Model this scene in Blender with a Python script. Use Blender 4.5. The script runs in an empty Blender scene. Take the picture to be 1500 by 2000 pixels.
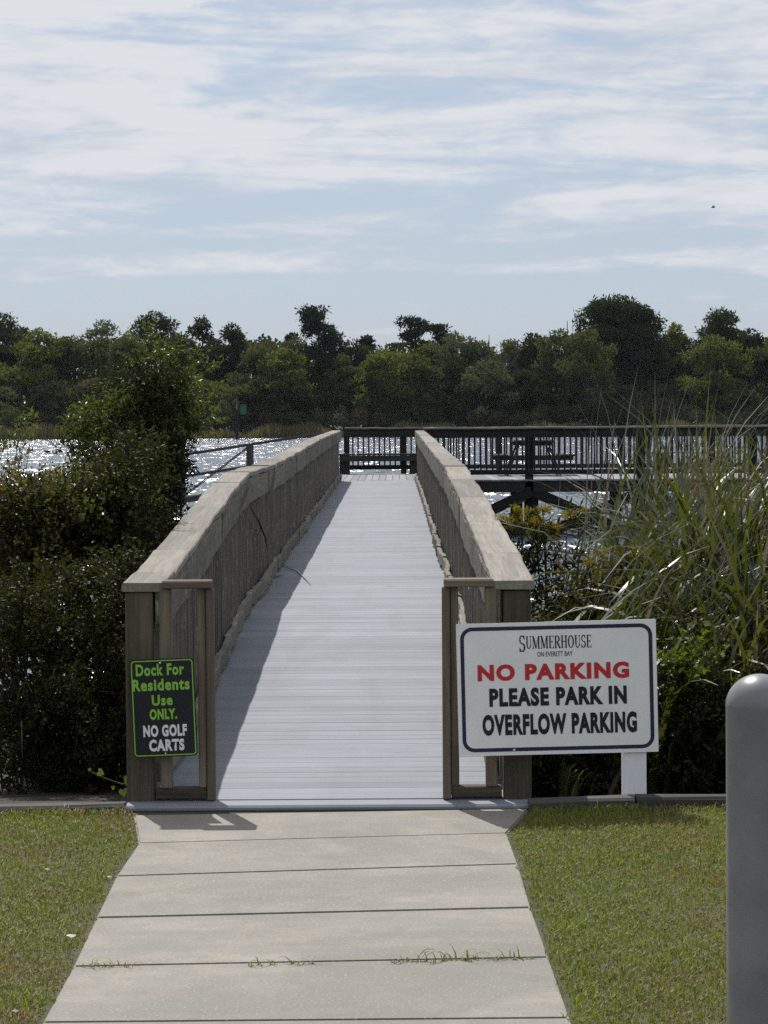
import bpy, bmesh, math, random
import numpy as np
from mathutils import Matrix, Vector

# ------------------------------------------------------------------ camera, sky, sun, exposure
SC = bpy.context.scene
COL = SC.collection
F, CX, CY = 5500.0, 750.0, 1000.0            # focal length and centre in photograph pixels
CAM = Vector((0.302, 0.0, 1.76))
YAW, PITCH, ROLL = math.radians(0.188), math.atan(175 / F), math.radians(-0.38)
RM = Matrix.Rotation(YAW, 3, 'Z') @ Matrix.Rotation(math.pi / 2 - PITCH, 3, 'X') @ Matrix.Rotation(ROLL, 3, 'Z')
cam_data = bpy.data.cameras.new('camera')
cam_data.sensor_fit = 'VERTICAL'; cam_data.sensor_height = 36.0; cam_data.lens = 36.0 * F / 2000.0
cam_data.clip_start = 0.1; cam_data.clip_end = 6000
cam = bpy.data.objects.new('camera', cam_data); COL.objects.link(cam)
cam.matrix_world = Matrix.Translation(CAM) @ RM.to_4x4()
SC.camera = cam

SUN_EL, SUN_AZ = math.radians(52), math.radians(-17)      # azimuth from +Y, clockwise positive
sd = Vector((math.sin(SUN_AZ) * math.cos(SUN_EL), math.cos(SUN_AZ) * math.cos(SUN_EL), math.sin(SUN_EL)))
sun_data = bpy.data.lights.new('sun', 'SUN'); sun_data.energy = 5.0; sun_data.angle = math.radians(0.5)
sun_data.color = (1.0, 0.965, 0.92)
sun = bpy.data.objects.new('sun', sun_data); COL.objects.link(sun)
sun.rotation_euler = sd.to_track_quat('Z', 'Y').to_euler(); sun.location = (-20, 60, 90)

W = bpy.data.worlds.new('World'); SC.world = W; W.use_nodes = True
def build_world():
    nt = W.node_tree; N = nt.nodes; L = nt.links
    N.clear()
    out = N.new('ShaderNodeOutputWorld'); bg = N.new('ShaderNodeBackground'); bg.inputs['Strength'].default_value = 0.1
    sky = N.new('ShaderNodeTexSky'); sky.sky_type = 'NISHITA'; sky.sun_disc = False
    sky.sun_elevation = SUN_EL; sky.sun_rotation = SUN_AZ % (2 * math.pi)
    sky.altitude = 0; sky.air_density = 1.0; sky.dust_density = 1.0; sky.ozone_density = 2.0
    tc = N.new('ShaderNodeTexCoord')
    def mapped(sx, sz, ox):
        m = N.new('ShaderNodeMapping'); m.inputs['Scale'].default_value = (sx, sx, sz)
        m.inputs['Location'].default_value = (ox, ox * 0.7, ox * 0.3)
        L.new(tc.outputs['Generated'], m.inputs['Vector']); return m
    def noise(m, scale, detail, rough, dist):
        n = N.new('ShaderNodeTexNoise'); n.inputs['Scale'].default_value = scale; n.inputs['Detail'].default_value = detail
        n.inputs['Roughness'].default_value = rough; n.inputs['Distortion'].default_value = dist
        L.new(m.outputs['Vector'], n.inputs['Vector']); return n
    def math_(op, a, b=None, clamp=False):
        n = N.new('ShaderNodeMath'); n.operation = op; n.use_clamp = clamp
        for i, v in enumerate((a, b)):
            if v is None: continue
            if isinstance(v, (int, float)): n.inputs[i].default_value = v
            else: L.new(v, n.inputs[i])
        return n.outputs[0]
    def rng(v, a, b, c, d, smooth=True):
        n = N.new('ShaderNodeMapRange'); n.interpolation_type = 'SMOOTHSTEP' if smooth else 'LINEAR'
        n.inputs[1].default_value, n.inputs[2].default_value, n.inputs[3].default_value, n.inputs[4].default_value = a, b, c, d
        L.new(v, n.inputs[0]); return n.outputs[0]
    sep = N.new('ShaderNodeSeparateXYZ'); L.new(tc.outputs['Generated'], sep.inputs[0])
    big = noise(mapped(8.5, 66, 5.3), 1.0, 10, 0.60, 0.45)         # streaked layer cloud
    fine = noise(mapped(46, 150, 1.7), 1.0, 7, 0.62, 0.8)          # small heads and wisps
    cover = rng(sep.outputs['Z'], 0.015, 0.11, -0.12, 0.10)    # thins out towards the horizon
    dens = math_('ADD', math_('ADD', big.outputs['Fac'], cover), math_('MULTIPLY', math_('SUBTRACT', fine.outputs['Fac'], 0.5), 0.34))
    mask = math_('MULTIPLY', rng(dens, 0.40, 0.66, 0, 1), 0.95)
    shade = noise(mapped(12, 80, 8.3), 1.0, 6, 0.55, 0.3)
    ramp = N.new('ShaderNodeMix'); ramp.data_type = 'RGBA'
    ramp.inputs[6].default_value = (5.6, 6.2, 7.2, 1); ramp.inputs[7].default_value = (7.9, 8.05, 8.4, 1)
    L.new(rng(math_('ADD', math_('MULTIPLY', shade.outputs['Fac'], 0.6), math_('MULTIPLY', dens, 0.5)), 0.42, 0.66, 0, 1), ramp.inputs[0])
    haze = N.new('ShaderNodeMix'); haze.data_type = 'RGBA'; haze.inputs[0].default_value = 0.7
    haze.inputs[7].default_value = (4.7, 5.75, 7.4, 1)
    L.new(sky.outputs[0], haze.inputs[6])
    mix = N.new('ShaderNodeMix'); mix.data_type = 'RGBA'
    L.new(mask, mix.inputs[0]); L.new(haze.outputs[2], mix.inputs[6]); L.new(ramp.outputs[2], mix.inputs[7])
    L.new(mix.outputs[2], bg.inputs['Color']); L.new(bg.outputs[0], out.inputs['Surface'])
build_world()
SC.view_settings.view_transform = 'Standard'; SC.view_settings.look = 'None'
SC.view_settings.exposure = -0.08; SC.view_settings.gamma = 1.0
SC.render.engine = 'CYCLES'
SC.cycles.max_bounces = 6; SC.cycles.transparent_max_bounces = 8; SC.cycles.use_denoising = False

# ------------------------------------------------------------------ helpers
rnd = random.Random(7)
RS = np.random.default_rng(11)

def ray(px, py):
    return RM @ Vector(((px - CX) / F, (CY - py) / F, -1.0))
def P(px, py, Y):                             # the point seen at that pixel, standing at depth Y
    d = ray(px, py); return CAM + d * ((Y - CAM.y) / d.y)
def G(px, py, z=0.0):                         # the point seen at that pixel, lying at height z
    d = ray(px, py); return CAM + d * ((z - CAM.z) / d.z)

def tag(o, label=None, cat=None, group=None, kind=None):
    if label: o['label'] = label
    if cat: o['category'] = cat
    if group: o['group'] = group
    if kind: o['kind'] = kind
    return o
def empty(name, loc, label, cat, group=None):
    o = bpy.data.objects.new(name, None); o.location = loc; o.empty_display_size = 0.2
    COL.objects.link(o); return tag(o, label, cat, group)
def world_of(o):
    m = o.matrix_basis.copy() if o.parent is None else world_of(o.parent) @ o.matrix_parent_inverse @ o.matrix_basis
    return m
def link(name, me, mat, parent=None, mw=None):
    o = bpy.data.objects.new(name, me); COL.objects.link(o)
    if mat is not None and len(me.materials) == 0: me.materials.append(mat)
    if parent is not None:
        o.parent = parent; o.matrix_parent_inverse = world_of(parent).inverted()
    if mw is not None: o.matrix_basis = mw
    return o
def np_mesh(name, v, f, smooth=False):
    """v (n,3) array, f (m,k) array of equal-sided faces"""
    me = bpy.data.meshes.new(name); v = np.asarray(v, dtype=np.float32); f = np.asarray(f, dtype=np.int32)
    me.vertices.add(len(v)); me.vertices.foreach_set('co', v.ravel())
    k = f.shape[1]
    me.loops.add(f.size); me.loops.foreach_set('vertex_index', f.ravel())
    me.polygons.add(len(f)); me.polygons.foreach_set('loop_start', np.arange(0, f.size, k, dtype=np.int32))
    me.polygons.foreach_set('use_smooth', np.full(len(f), smooth))
    me.update(calc_edges=True); me.validate(); return me
def py_mesh(name, v, f, smooth=False):
    me = bpy.data.meshes.new(name); me.from_pydata([tuple(a) for a in v], [], [tuple(a) for a in f]); me.update()
    if smooth: me.polygons.foreach_set('use_smooth', [True] * len(me.polygons))
    return me

def box_mesh(name, sx, sy, sz, bev=0.004):
    bm = bmesh.new(); bmesh.ops.create_cube(bm, size=1.0)
    bmesh.ops.scale(bm, vec=(sx, sy, sz), verts=bm.verts)
    if bev: bmesh.ops.bevel(bm, geom=list(bm.edges), offset=bev, segments=1, affect='EDGES', profile=0.6)
    me = bpy.data.meshes.new(name); bm.to_mesh(me); bm.free(); return me
def frame(A, B, up=(0, 0, 1)):
    A, B = Vector(A), Vector(B); x = (B - A).normalized(); u = Vector(up)
    if abs(x.dot(u)) > 0.98: u = Vector((0, 1, 0))
    y = u.cross(x).normalized(); z = x.cross(y)
    m = Matrix((x, y, z)).transposed().to_4x4(); m.translation = (A + B) / 2
    return m, (B - A).length
def beam(name, A, B, w, h, mat, parent=None, up=(0, 0, 1), bev=0.005):
    """board whose local x runs from A to B (ends on the axis), w across, h along up"""
    m, ln = frame(A, B, up)
    return link(name, box_mesh(name, ln, w, h, bev), mat, parent, m)
def rough_beam(name, A, B, w, h, mat, parent, seed, amp=0.006, step=0.16, up=(0, 0, 1)):
    """weathered board: chamfered section whose edges wander along its length"""
    m, ln = frame(A, B, up); r = np.random.default_rng(seed)
    n = max(3, int(ln / step) + 1); c = min(w, h) * 0.16
    sec = np.array([(-w/2 + c, -h/2), (w/2 - c, -h/2), (w/2, -h/2 + c), (w/2, h/2 - c), (w/2 - c, h/2), (-w/2 + c, h/2), (-w/2, h/2 - c), (-w/2, -h/2 + c)])
    xs = np.linspace(-ln/2, ln/2, n); k = len(sec)
    ph = r.uniform(0, 6.28, 4)
    wob = amp * (np.sin(xs * 2.3 + ph[0]) + 0.6 * np.sin(xs * 6.1 + ph[1])); woz = amp * (np.sin(xs * 3.1 + ph[2]) + 0.5 * np.sin(xs * 8.3 + ph[3]))
    v = np.zeros((n, k, 3)); v[:, :, 0] = xs[:, None]
    v[:, :, 1] = sec[None, :, 0] + wob[:, None] + r.normal(0, amp * 0.35, (n, k))
    v[:, :, 2] = sec[None, :, 1] + woz[:, None] + r.normal(0, amp * 0.35, (n, k))
    f = [(i*k + j, (i+1)*k + j, (i+1)*k + (j+1) % k, i*k + (j+1) % k) for i in range(n-1) for j in range(k)]
    f = [q[::-1] for q in f]
    f.append(tuple(range(k))[::-1]); f.append(tuple((n-1)*k + j for j in range(k)))
    me = py_mesh(name, v.reshape(-1, 3), f)
    bm = bmesh.new(); bm.from_mesh(me); bmesh.ops.recalc_face_normals(bm, faces=bm.faces); bm.to_mesh(me); bm.free()
    return link(name, me, mat, parent, m)

def tube(pts, rad, k=6):
    pts = [Vector(p) for p in pts]; v = []; f = []
    for i, p in enumerate(pts):
        t = (pts[min(i+1, len(pts)-1)] - pts[max(i-1, 0)]).normalized()
        a = t.cross(Vector((0.31, 0.95, 0.07))).normalized(); b = t.cross(a)
        for j in range(k):
            an = 2 * math.pi * j / k
            v.append(p + (a * math.cos(an) + b * math.sin(an)) * rad[i])
    for i in range(len(pts) - 1):
        for j in range(k):
            f.append((i*k + j, i*k + (j+1) % k, (i+1)*k + (j+1) % k, (i+1)*k + j))
    return v, f
def join(parts):
    V = []; Fc = []
    for v, f in parts:
        o = len(V); V.extend(v); Fc.extend([tuple(i + o for i in q) for q in f])
    return V, Fc

# ------------------------------------------------------------------ materials
def material(name):
    m = bpy.data.materials.new(name); m.use_nodes = True; nt = m.node_tree
    return m, nt.nodes, nt.links, nt.nodes['Principled BSDF']
def val(N, L, node, i, v):
    if isinstance(v, (int, float)): node.inputs[i].default_value = v
    elif isinstance(v, tuple): node.inputs[i].default_value = v
    else: L.new(v, node.inputs[i])
def nd_math(N, L, op, a, b=0.0, clamp=False):
    n = N.new('ShaderNodeMath'); n.operation = op; n.use_clamp = clamp; val(N, L, n, 0, a); val(N, L, n, 1, b); return n.outputs[0]
def nd_mix(N, L, fac, a, b, blend='MIX'):
    n = N.new('ShaderNodeMix'); n.data_type = 'RGBA'; n.blend_type = blend
    val(N, L, n, 0, fac); val(N, L, n, 6, a); val(N, L, n, 7, b); return n.outputs[2]
def nd_range(N, L, v, a, b, c=0.0, d=1.0):
    n = N.new('ShaderNodeMapRange'); L.new(v, n.inputs[0])
    for i, x in enumerate((a, b, c, d)): n.inputs[i + 1].default_value = x
    return n.outputs[0]
def nd_noise(N, L, vec, scale, detail=4, rough=0.55, dist=0.0):
    n = N.new('ShaderNodeTexNoise'); L.new(vec, n.inputs['Vector']); n.inputs['Scale'].default_value = scale
    n.inputs['Detail'].default_value = detail; n.inputs['Roughness'].default_value = rough; n.inputs['Distortion'].default_value = dist
    return n.outputs['Fac']
def nd_map(N, L, vec, scale, offset=None):
    m = N.new('ShaderNodeMapping'); L.new(vec, m.inputs['Vector']); m.inputs['Scale'].default_value = scale
    if offset is not None: L.new(offset, m.inputs['Location'])
    return m.outputs['Vector']
def nd_bump(N, L, h, strength, dist):
    b = N.new('ShaderNodeBump'); b.inputs['Strength'].default_value = strength; b.inputs['Distance'].default_value = dist
    L.new(h, b.inputs['Height']); return b.outputs['Normal']
def C(r, g, b): return (r, g, b, 1.0)

def wood(name, dark, light, lichen=None, rough=0.85, grain=26.0):
    m, N, L, B = material(name)
    tc = N.new('ShaderNodeTexCoord'); oi = N.new('ShaderNodeObjectInfo')
    off = N.new('ShaderNodeVectorMath'); off.operation = 'SCALE'; off.inputs[0].default_value = (37.0, 17.0, 23.0)
    L.new(oi.outputs['Random'], off.inputs['Scale'])
    v = nd_map(N, L, tc.outputs['Object'], (1.0, 1.0, 1.0), off.outputs[0])
    g1 = nd_noise(N, L, nd_map(N, L, v, (0.9, grain, grain)), 1.0, 6, 0.6, 0.8)
    g2 = nd_noise(N, L, nd_map(N, L, v, (3.0, 110, 110)), 1.0, 3, 0.6, 0.2)
    bl = nd_noise(N, L, nd_map(N, L, v, (2.2, 4.0, 4.0)), 1.0, 4, 0.6)
    c = nd_mix(N, L, nd_range(N, L, g1, 0.3, 0.7), dark, light)
    c = nd_mix(N, L, nd_range(N, L, g2, 0.42, 0.75, 0.0, 0.55), c, (dark[0]*0.55, dark[1]*0.55, dark[2]*0.55, 1))
    c = nd_mix(N, L, nd_range(N, L, bl, 0.35, 0.75, 0.0, 0.55), c, (dark[0]*0.8, dark[1]*0.82, dark[2]*0.84, 1))
    hv = N.new('ShaderNodeHueSaturation'); L.new(c, hv.inputs['Color'])
    L.new(nd_range(N, L, oi.outputs['Random'], 0, 1, 0.8, 1.18), hv.inputs['Value'])
    c = hv.outputs[0]
    if lichen:
        l1 = nd_noise(N, L, nd_map(N, L, v, (9.0, 9.0, 9.0)), 1.0, 5, 0.7)
        c = nd_mix(N, L, nd_range(N, L, l1, 0.56, 0.66, 0, 0.8), c, lichen)
    L.new(c, B.inputs['Base Color']); B.inputs['Roughness'].default_value = rough
    B.inputs['Specular IOR Level'].default_value = 0.25
    L.new(nd_bump(N, L, nd_math(N, L, 'ADD', g1, nd_math(N, L, 'MULTIPLY', g2, 0.6)), 0.5, 0.004), B.inputs['Normal'])
    return m
M = {}
M['cap'] = wood('weathered_cap_wood', C(.175, .157, .130), C(.310, .285, .245))
M['rail'] = wood('weathered_rail_wood', C(.100, .090, .072), C(.205, .186, .150), C(.27, .275, .21))
M['toe'] = wood('lichen_toe_wood', C(.14, .128, .105), C(.26, .24, .195), C(.32, .32, .235))
M['post'] = wood('post_wood', C(.058, .048, .034), C(.135, .113, .080))
M['wing'] = wood('newer_wing_wood', C(.115, .092, .066), C(.215, .174, .132))
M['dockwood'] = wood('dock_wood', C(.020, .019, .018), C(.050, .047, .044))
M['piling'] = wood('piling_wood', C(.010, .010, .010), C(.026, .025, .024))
M['timber'] = wood('landscape_timber_wood', C(.045, .044, .040), C(.10, .097, .088))
M['dockdeck'] = wood('dock_deck_wood', C(.21, .21, .22), C(.30, .30, .31))

def deck_mat():
    m, N, L, B = material('grey_deck_board')
    tc = N.new('ShaderNodeTexCoord'); oi = N.new('ShaderNodeObjectInfo'); geo = N.new('ShaderNodeNewGeometry')
    off = N.new('ShaderNodeVectorMath'); off.operation = 'SCALE'; off.inputs[0].default_value = (37.0, 17.0, 23.0)
    L.new(oi.outputs['Random'], off.inputs['Scale'])
    v = nd_map(N, L, tc.outputs['Object'], (1, 1, 1), off.outputs[0])
    g = nd_noise(N, L, nd_map(N, L, v, (1.4, 60, 60)), 1.0, 5, 0.65, 0.3)
    s = nd_noise(N, L, geo.outputs['Position'], 1.3, 5, 0.6)
    c = nd_mix(N, L, nd_range(N, L, g, 0.3, 0.72), C(.170, .183, .210), C(.262, .277, .308))
    c = nd_mix(N, L, nd_range(N, L, s, 0.45, 0.72, 0, 0.55), c, C(.150, .158, .176))
    wr = nd_noise(N, L, nd_map(N, L, geo.outputs['Position'], (3.2, .35, 1.0)), 1.0, 5, 0.65, 0.6)
    c = nd_mix(N, L, nd_range(N, L, wr, 0.52, 0.74, 0, 0.5), c, C(.150, .152, .160))
    d = nd_noise(N, L, geo.outputs['Position'], 55.0, 2, 0.5)
    c = nd_mix(N, L, nd_range(N, L, d, 0.72, 0.78, 0, 0.6), c, C(.16, .14, .11))
    hv = N.new('ShaderNodeHueSaturation'); L.new(c, hv.inputs['Color']); L.new(nd_range(N, L, oi.outputs['Random'], 0, 1, 0.86, 1.10), hv.inputs['Value'])
    L.new(hv.outputs[0], B.inputs['Base Color']); B.inputs['Roughness'].default_value = 0.7; B.inputs['Specular IOR Level'].default_value = 0.3
    L.new(nd_bump(N, L, g, 0.4, 0.003), B.inputs['Normal']); return m
M['deck'] = deck_mat()

def concrete_mat():
    m, N, L, B = material('exposed_sand_concrete')
    geo = N.new('ShaderNodeNewGeometry'); p = geo.outputs['Position']
    a = nd_noise(N, L, p, 2.3, 6, 0.62); b = nd_noise(N, L, p, 95.0, 2, 0.6); d = nd_noise(N, L, p, 9.0, 5, 0.7)
    st = nd_noise(N, L, nd_map(N, L, p, (1.1, 5.0, 1.0)), 1.0, 4, 0.6)
    c = nd_mix(N, L, nd_range(N, L, a, 0.3, 0.72), C(.190, .174, .145), C(.282, .258, .214))
    c = nd_mix(N, L, nd_range(N, L, d, 0.46, 0.72, 0, 0.62), c, C(.17, .163, .147))
    bs = nd_noise(N, L, p, 0.9, 6, 0.7, 0.8)
    c = nd_mix(N, L, nd_range(N, L, bs, 0.46, 0.60, 0, 0.55), c, C(.150, .138, .112))
    c = nd_mix(N, L, nd_range(N, L, st, 0.48, 0.68, 0, 0.65), c, C(.18, .174, .162))
    c = nd_mix(N, L, nd_range(N, L, b, 0.60, 0.70, 0, 0.5), c, C(.50, .48, .43))
    c = nd_mix(N, L, nd_range(N, L, b, 0.32, 0.43, 0.6, 0.0), c, C(.17, .15, .13))
    L.new(c, B.inputs['Base Color']); B.inputs['Roughness'].default_value = 0.8; B.inputs['Specular IOR Level'].default_value = 0.35
    L.new(nd_bump(N, L, nd_math(N, L, 'ADD', b, nd_math(N, L, 'MULTIPLY', d, 0.5)), 0.55, 0.004), B.inputs['Normal']); return m
M['concrete'] = concrete_mat()

def ground_mat():
    m, N, L, B = material('soil_and_turf')
    geo = N.new('ShaderNodeNewGeometry'); p = geo.outputs['Position']
    a = nd_noise(N, L, p, 1.4, 5, 0.6); b = nd_noise(N, L, p, 40.0, 4, 0.7)
    turf = nd_mix(N, L, nd_range(N, L, a, 0.35, 0.7), C(.05, .06, .022), C(.10, .085, .04))
    turf = nd_mix(N, L, nd_range(N, L, b, 0.4, 0.7), turf, C(.035, .035, .018))
    sp = N.new('ShaderNodeSeparateXYZ'); L.new(p, sp.inputs[0])
    c = nd_mix(N, L, nd_range(N, L, sp.outputs['Y'], 12.8, 13.2), turf, C(.035, .028, .02))
    L.new(c, B.inputs['Base Color']); B.inputs['Roughness'].default_value = 0.95
    L.new(nd_bump(N, L, b, 0.6, 0.02), B.inputs['Normal']); return m
M['ground'] = ground_mat()

def water_mat():
    m, N, L, B = material('rippled_bay_water')
    geo = N.new('ShaderNodeNewGeometry'); p = geo.outputs['Position']
    def col(vec, scale, detail):
        n = N.new('ShaderNodeTexNoise'); L.new(vec, n.inputs['Vector']); n.inputs['Scale'].default_value = scale
        n.inputs['Detail'].default_value = detail; n.inputs['Roughness'].default_value = 0.6; return n.outputs['Color']
    def sub(c, amp):
        a = N.new('ShaderNodeVectorMath'); a.operation = 'SUBTRACT'; L.new(c, a.inputs[0]); a.inputs[1].default_value = (0.5, 0.5, 0.5)
        s = N.new('ShaderNodeVectorMath'); s.operation = 'MULTIPLY'; L.new(a.outputs[0], s.inputs[0]); s.inputs[1].default_value = (amp[0], amp[1], 0.0); return s.outputs[0]
    def add(a, b):
        n = N.new('ShaderNodeVectorMath'); n.operation = 'ADD'; L.new(a, n.inputs[0])
        if isinstance(b, tuple): n.inputs[1].default_value = b
        else: L.new(b, n.inputs[1])
        return n.outputs[0]
    w1 = sub(col(nd_map(N, L, p, (1.1, 0.13, 1.0)), 1.0, 3), (0.95, 1.25))
    w2 = sub(col(nd_map(N, L, p, (4.2, 0.75, 1.0)), 1.0, 3), (1.1, 1.4))
    w3 = sub(col(p, 7.0, 2), (0.6, 0.6))
    n = add(add(add(w1, w2), w3), (-0.06, -0.2, 1.0))
    nn = N.new('ShaderNodeVectorMath'); nn.operation = 'NORMALIZE'; L.new(n, nn.inputs[0])
    L.new(nn.outputs[0], B.inputs['Normal'])
    B.inputs['Base Color'].default_value = C(.045, .066, .088); B.inputs['Roughness'].default_value = 0.19
    B.inputs['IOR'].default_value = 1.333; return m
M['water'] = water_mat()

def leaf_mat(name, c1, c2, trans=0.4, tcol=None, rough=0.35, spec=0.5, wide=False):
    m, N, L, B = material(name)
    geo = N.new('ShaderNodeNewGeometry'); oi = N.new('ShaderNodeObjectInfo')
    n = nd_noise(N, L, geo.outputs['Position'], 0.35 if wide else 2.2, 3, 0.6)
    fac = nd_math(N, L, 'ADD', nd_math(N, L, 'MULTIPLY', geo.outputs['Random Per Island'], 0.55), nd_range(N, L, n, 0.3, 0.7, 0, 0.45))
    c = nd_mix(N, L, fac, c1, c2)
    L.new(c, B.inputs['Base Color']); B.inputs['Roughness'].default_value = rough; B.inputs['Specular IOR Level'].default_value = spec
    if trans > 0:
        t = N.new('ShaderNodeBsdfTranslucent'); k = tcol or (1.5, 1.55, 0.7)
        L.new(nd_mix(N, L, 1.0, c, C(*k), 'MULTIPLY'), t.inputs['Color'])
        mx = N.new('ShaderNodeMixShader'); mx.inputs[0].default_value = trans
        out = N['Material Output']; L.new(B.outputs[0], mx.inputs[1]); L.new(t.outputs[0], mx.inputs[2]); L.new(mx.outputs[0], out.inputs['Surface'])
    return m
N_ = 'ShaderNode'
def _fix(m): return m
M['pine'] = leaf_mat('pine_needles', C(.018, .028, .019), C(.042, .055, .032), 0.18, rough=0.8, spec=0.05, wide=True)
M['oak'] = leaf_mat('oak_leaves', C(.020, .029, .019), C(.055, .066, .031), 0.23, rough=0.8, spec=0.05, wide=True)
M['olive'] = leaf_mat('olive_leaves', C(.042, .050, .026), C(.108, .114, .048), 0.33, rough=0.8, spec=0.05, wide=True)
M['lime'] = leaf_mat('yellow_green_leaves', C(.042, .055, .021), C(.138, .150, .046), 0.43, rough=0.8, spec=0.05, wide=True)
M['brownscrub'] = leaf_mat('brown_scrub', C(.060, .054, .036), C(.13, .112, .07), 0.25, rough=0.9, spec=0.03, wide=True)
M['greyscrub'] = leaf_mat('grey_green_scrub', C(.050, .060, .044), C(.12, .135, .09), 0.3, rough=0.9, spec=0.03, wide=True)
M['marsh'] = leaf_mat('pale_marsh_reed', C(.09, .08, .05), C(.19, .17, .105), 0.3, rough=0.9, spec=0.03, wide=True)
M['bark'] = wood('tree_bark', C(.05, .042, .035), C(.11, .095, .08))
M['twig'] = wood('twig_bark', C(.05, .038, .028), C(.12, .09, .065))
M['myrtle'] = leaf_mat('wax_myrtle_leaves', C(.009, .013, .005), C(.042, .047, .015), 0.38, rough=0.45, spec=0.22)
M['myrtle_tip'] = leaf_mat('young_myrtle_leaves', C(.040, .052, .014), C(.095, .11, .028), 0.5, rough=0.38, spec=0.35)
M['bramble'] = leaf_mat('bramble_leaves', C(.008, .011, .005), C(.044, .045, .014), 0.42, rough=0.5, spec=0.16)
M['bramble_red'] = leaf_mat('autumn_bramble_leaves', C(.060, .044, .018), C(.13, .105, .030), 0.5, rough=0.42, spec=0.3)
M['vine'] = leaf_mat('vine_leaves', C(.07, .10, .018), C(.15, .18, .035), 0.5, rough=0.35, spec=0.5)
M['reed'] = leaf_mat('green_reed_blades', C(.015, .023, .008), C(.078, .088, .022), 0.38, rough=0.34, spec=0.6)
M['dryreed'] = leaf_mat('dry_reed_blades', C(.07, .058, .036), C(.24, .22, .165), 0.25, tcol=(1.1, 1.0, 0.8), rough=0.32, spec=0.8)
M['gold'] = leaf_mat('goldenrod_florets', C(.18, .145, .014), C(.32, .27, .03), 0.3, tcol=(1.2, 1.1, 0.5), rough=0.7, spec=0.1)
def grass_mat():
    m, N, L, B = material('mown_grass')
    geo = N.new('ShaderNodeNewGeometry')
    n = nd_noise(N, L, geo.outputs['Position'], 1.5, 4, 0.65)
    r = geo.outputs['Random Per Island']
    g = nd_mix(N, L, r, C(.095, .132, .018), C(.225, .255, .042))
    s = nd_mix(N, L, r, C(.135, .095, .045), C(.26, .20, .10))
    dry = nd_range(N, L, nd_math(N, L, 'ADD', n, nd_math(N, L, 'MULTIPLY', nd_math(N, L, 'FRACT', nd_math(N, L, 'MULTIPLY', r, 17.3)), 0.30)), 0.60, 0.82)
    c = nd_mix(N, L, dry, g, s)
    L.new(c, B.inputs['Base Color']); B.inputs['Roughness'].default_value = 0.55; B.inputs['Specular IOR Level'].default_value = 0.2
    t = N.new('ShaderNodeBsdfTranslucent'); L.new(nd_mix(N, L, 1.0, c, C(1.3, 1.35, .7), 'MULTIPLY'), t.inputs['Color'])
    mx = N.new('ShaderNodeMixShader'); mx.inputs[0].default_value = 0.35
    L.new(B.outputs[0], mx.inputs[1]); L.new(t.outputs[0], mx.inputs[2]); L.new(mx.outputs[0], N['Material Output'].inputs['Surface']); return m
M['grass'] = grass_mat()

def paint(name, col, rough=0.4, var=0.06, spec=0.4, scale=6.0):
    m, N, L, B = material(name); tc = N.new('ShaderNodeTexCoord')
    n = nd_noise(N, L, tc.outputs['Object'], scale, 5, 0.65)
    L.new(nd_mix(N, L, nd_range(N, L, n, 0.35, 0.75), C(*col), C(col[0]*(1-var*3), col[1]*(1-var*3), col[2]*(1-var*2.5))), B.inputs['Base Color'])
    L.new(nd_range(N, L, n, 0.3, 0.8, rough - 0.05, rough + 0.15), B.inputs['Roughness']); B.inputs['Specular IOR Level'].default_value = spec; return m
M['signwhite'] = paint('sign_white', (.78, .79, .79), 0.35, 0.03)
M['signnavy'] = paint('sign_navy', (.012, .014, .045), 0.4, 0.02)
M['signred'] = paint('sign_red', (.50, .018, .022), 0.4, 0.02)
M['signblack'] = paint('sign_black', (.006, .008, .014), 0.3, 0.02)
M['signgreen'] = paint('sign_green', (.22, .48, .05), 0.4, 0.03)
M['signgrey'] = paint('sign_pale_lettering', (.74, .76, .80), 0.4, 0.03)
M['postwhite'] = paint('white_post_paint', (.76, .76, .79), 0.45, 0.04)
M['bollard'] = paint('grey_bollard_plastic', (.20, .20, .202), 0.34, 0.12, 0.45, 5.0)
M['metal'] = paint('grey_galvanised_metal', (.17, .17, .18), 0.4, 0.05, 0.5)
M['screw'] = paint('pale_screw_head', (.62, .62, .6), 0.35, 0.03)
M['markgreen'] = paint('marker_green', (.02, .11, .08), 0.5, 0.04)
M['birddark'] = paint('bird_feathers', (.04, .038, .036), 0.7, 0.05)
M['orange'] = paint('orange_tape', (.65, .14, .05), 0.6, 0.05)
M['litter'] = paint('pale_dry_leaf', (.62, .60, .55), 0.6, 0.08)

# ------------------------------------------------------------------ profiles of the boardwalk (metres)
WATER_Z = -0.55
Y0, Y1 = 12.86, 57.3
DECK = np.array([(12.0, .028), (12.86, .03), (13.2, .045), (20.8, .37), (26.4, .385), (32.8, .43), (42, .50), (57.3, .58), (90, .58)])
CAP = {-1: np.array([(12.0, 1.03), (13.0, 1.035), (14.6, 1.10), (17.5, 1.254), (19.5, 1.354), (20.8, 1.40), (26.4, 1.395), (32.8, 1.45), (42, 1.53), (57.3, 1.60), (70, 1.6)]),
       1: np.array([(12.0, 1.03), (13.0, 1.032), (14.15, 1.085), (19.2, 1.235), (24.5, 1.375), (32, 1.42), (42, 1.50), (57.3, 1.59), (70, 1.6)])}
def deckz(y): return float(np.interp(y, DECK[:, 0], DECK[:, 1]))
def capz(s, y): return float(np.interp(y, CAP[s][:, 0], CAP[s][:, 1]))

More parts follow.
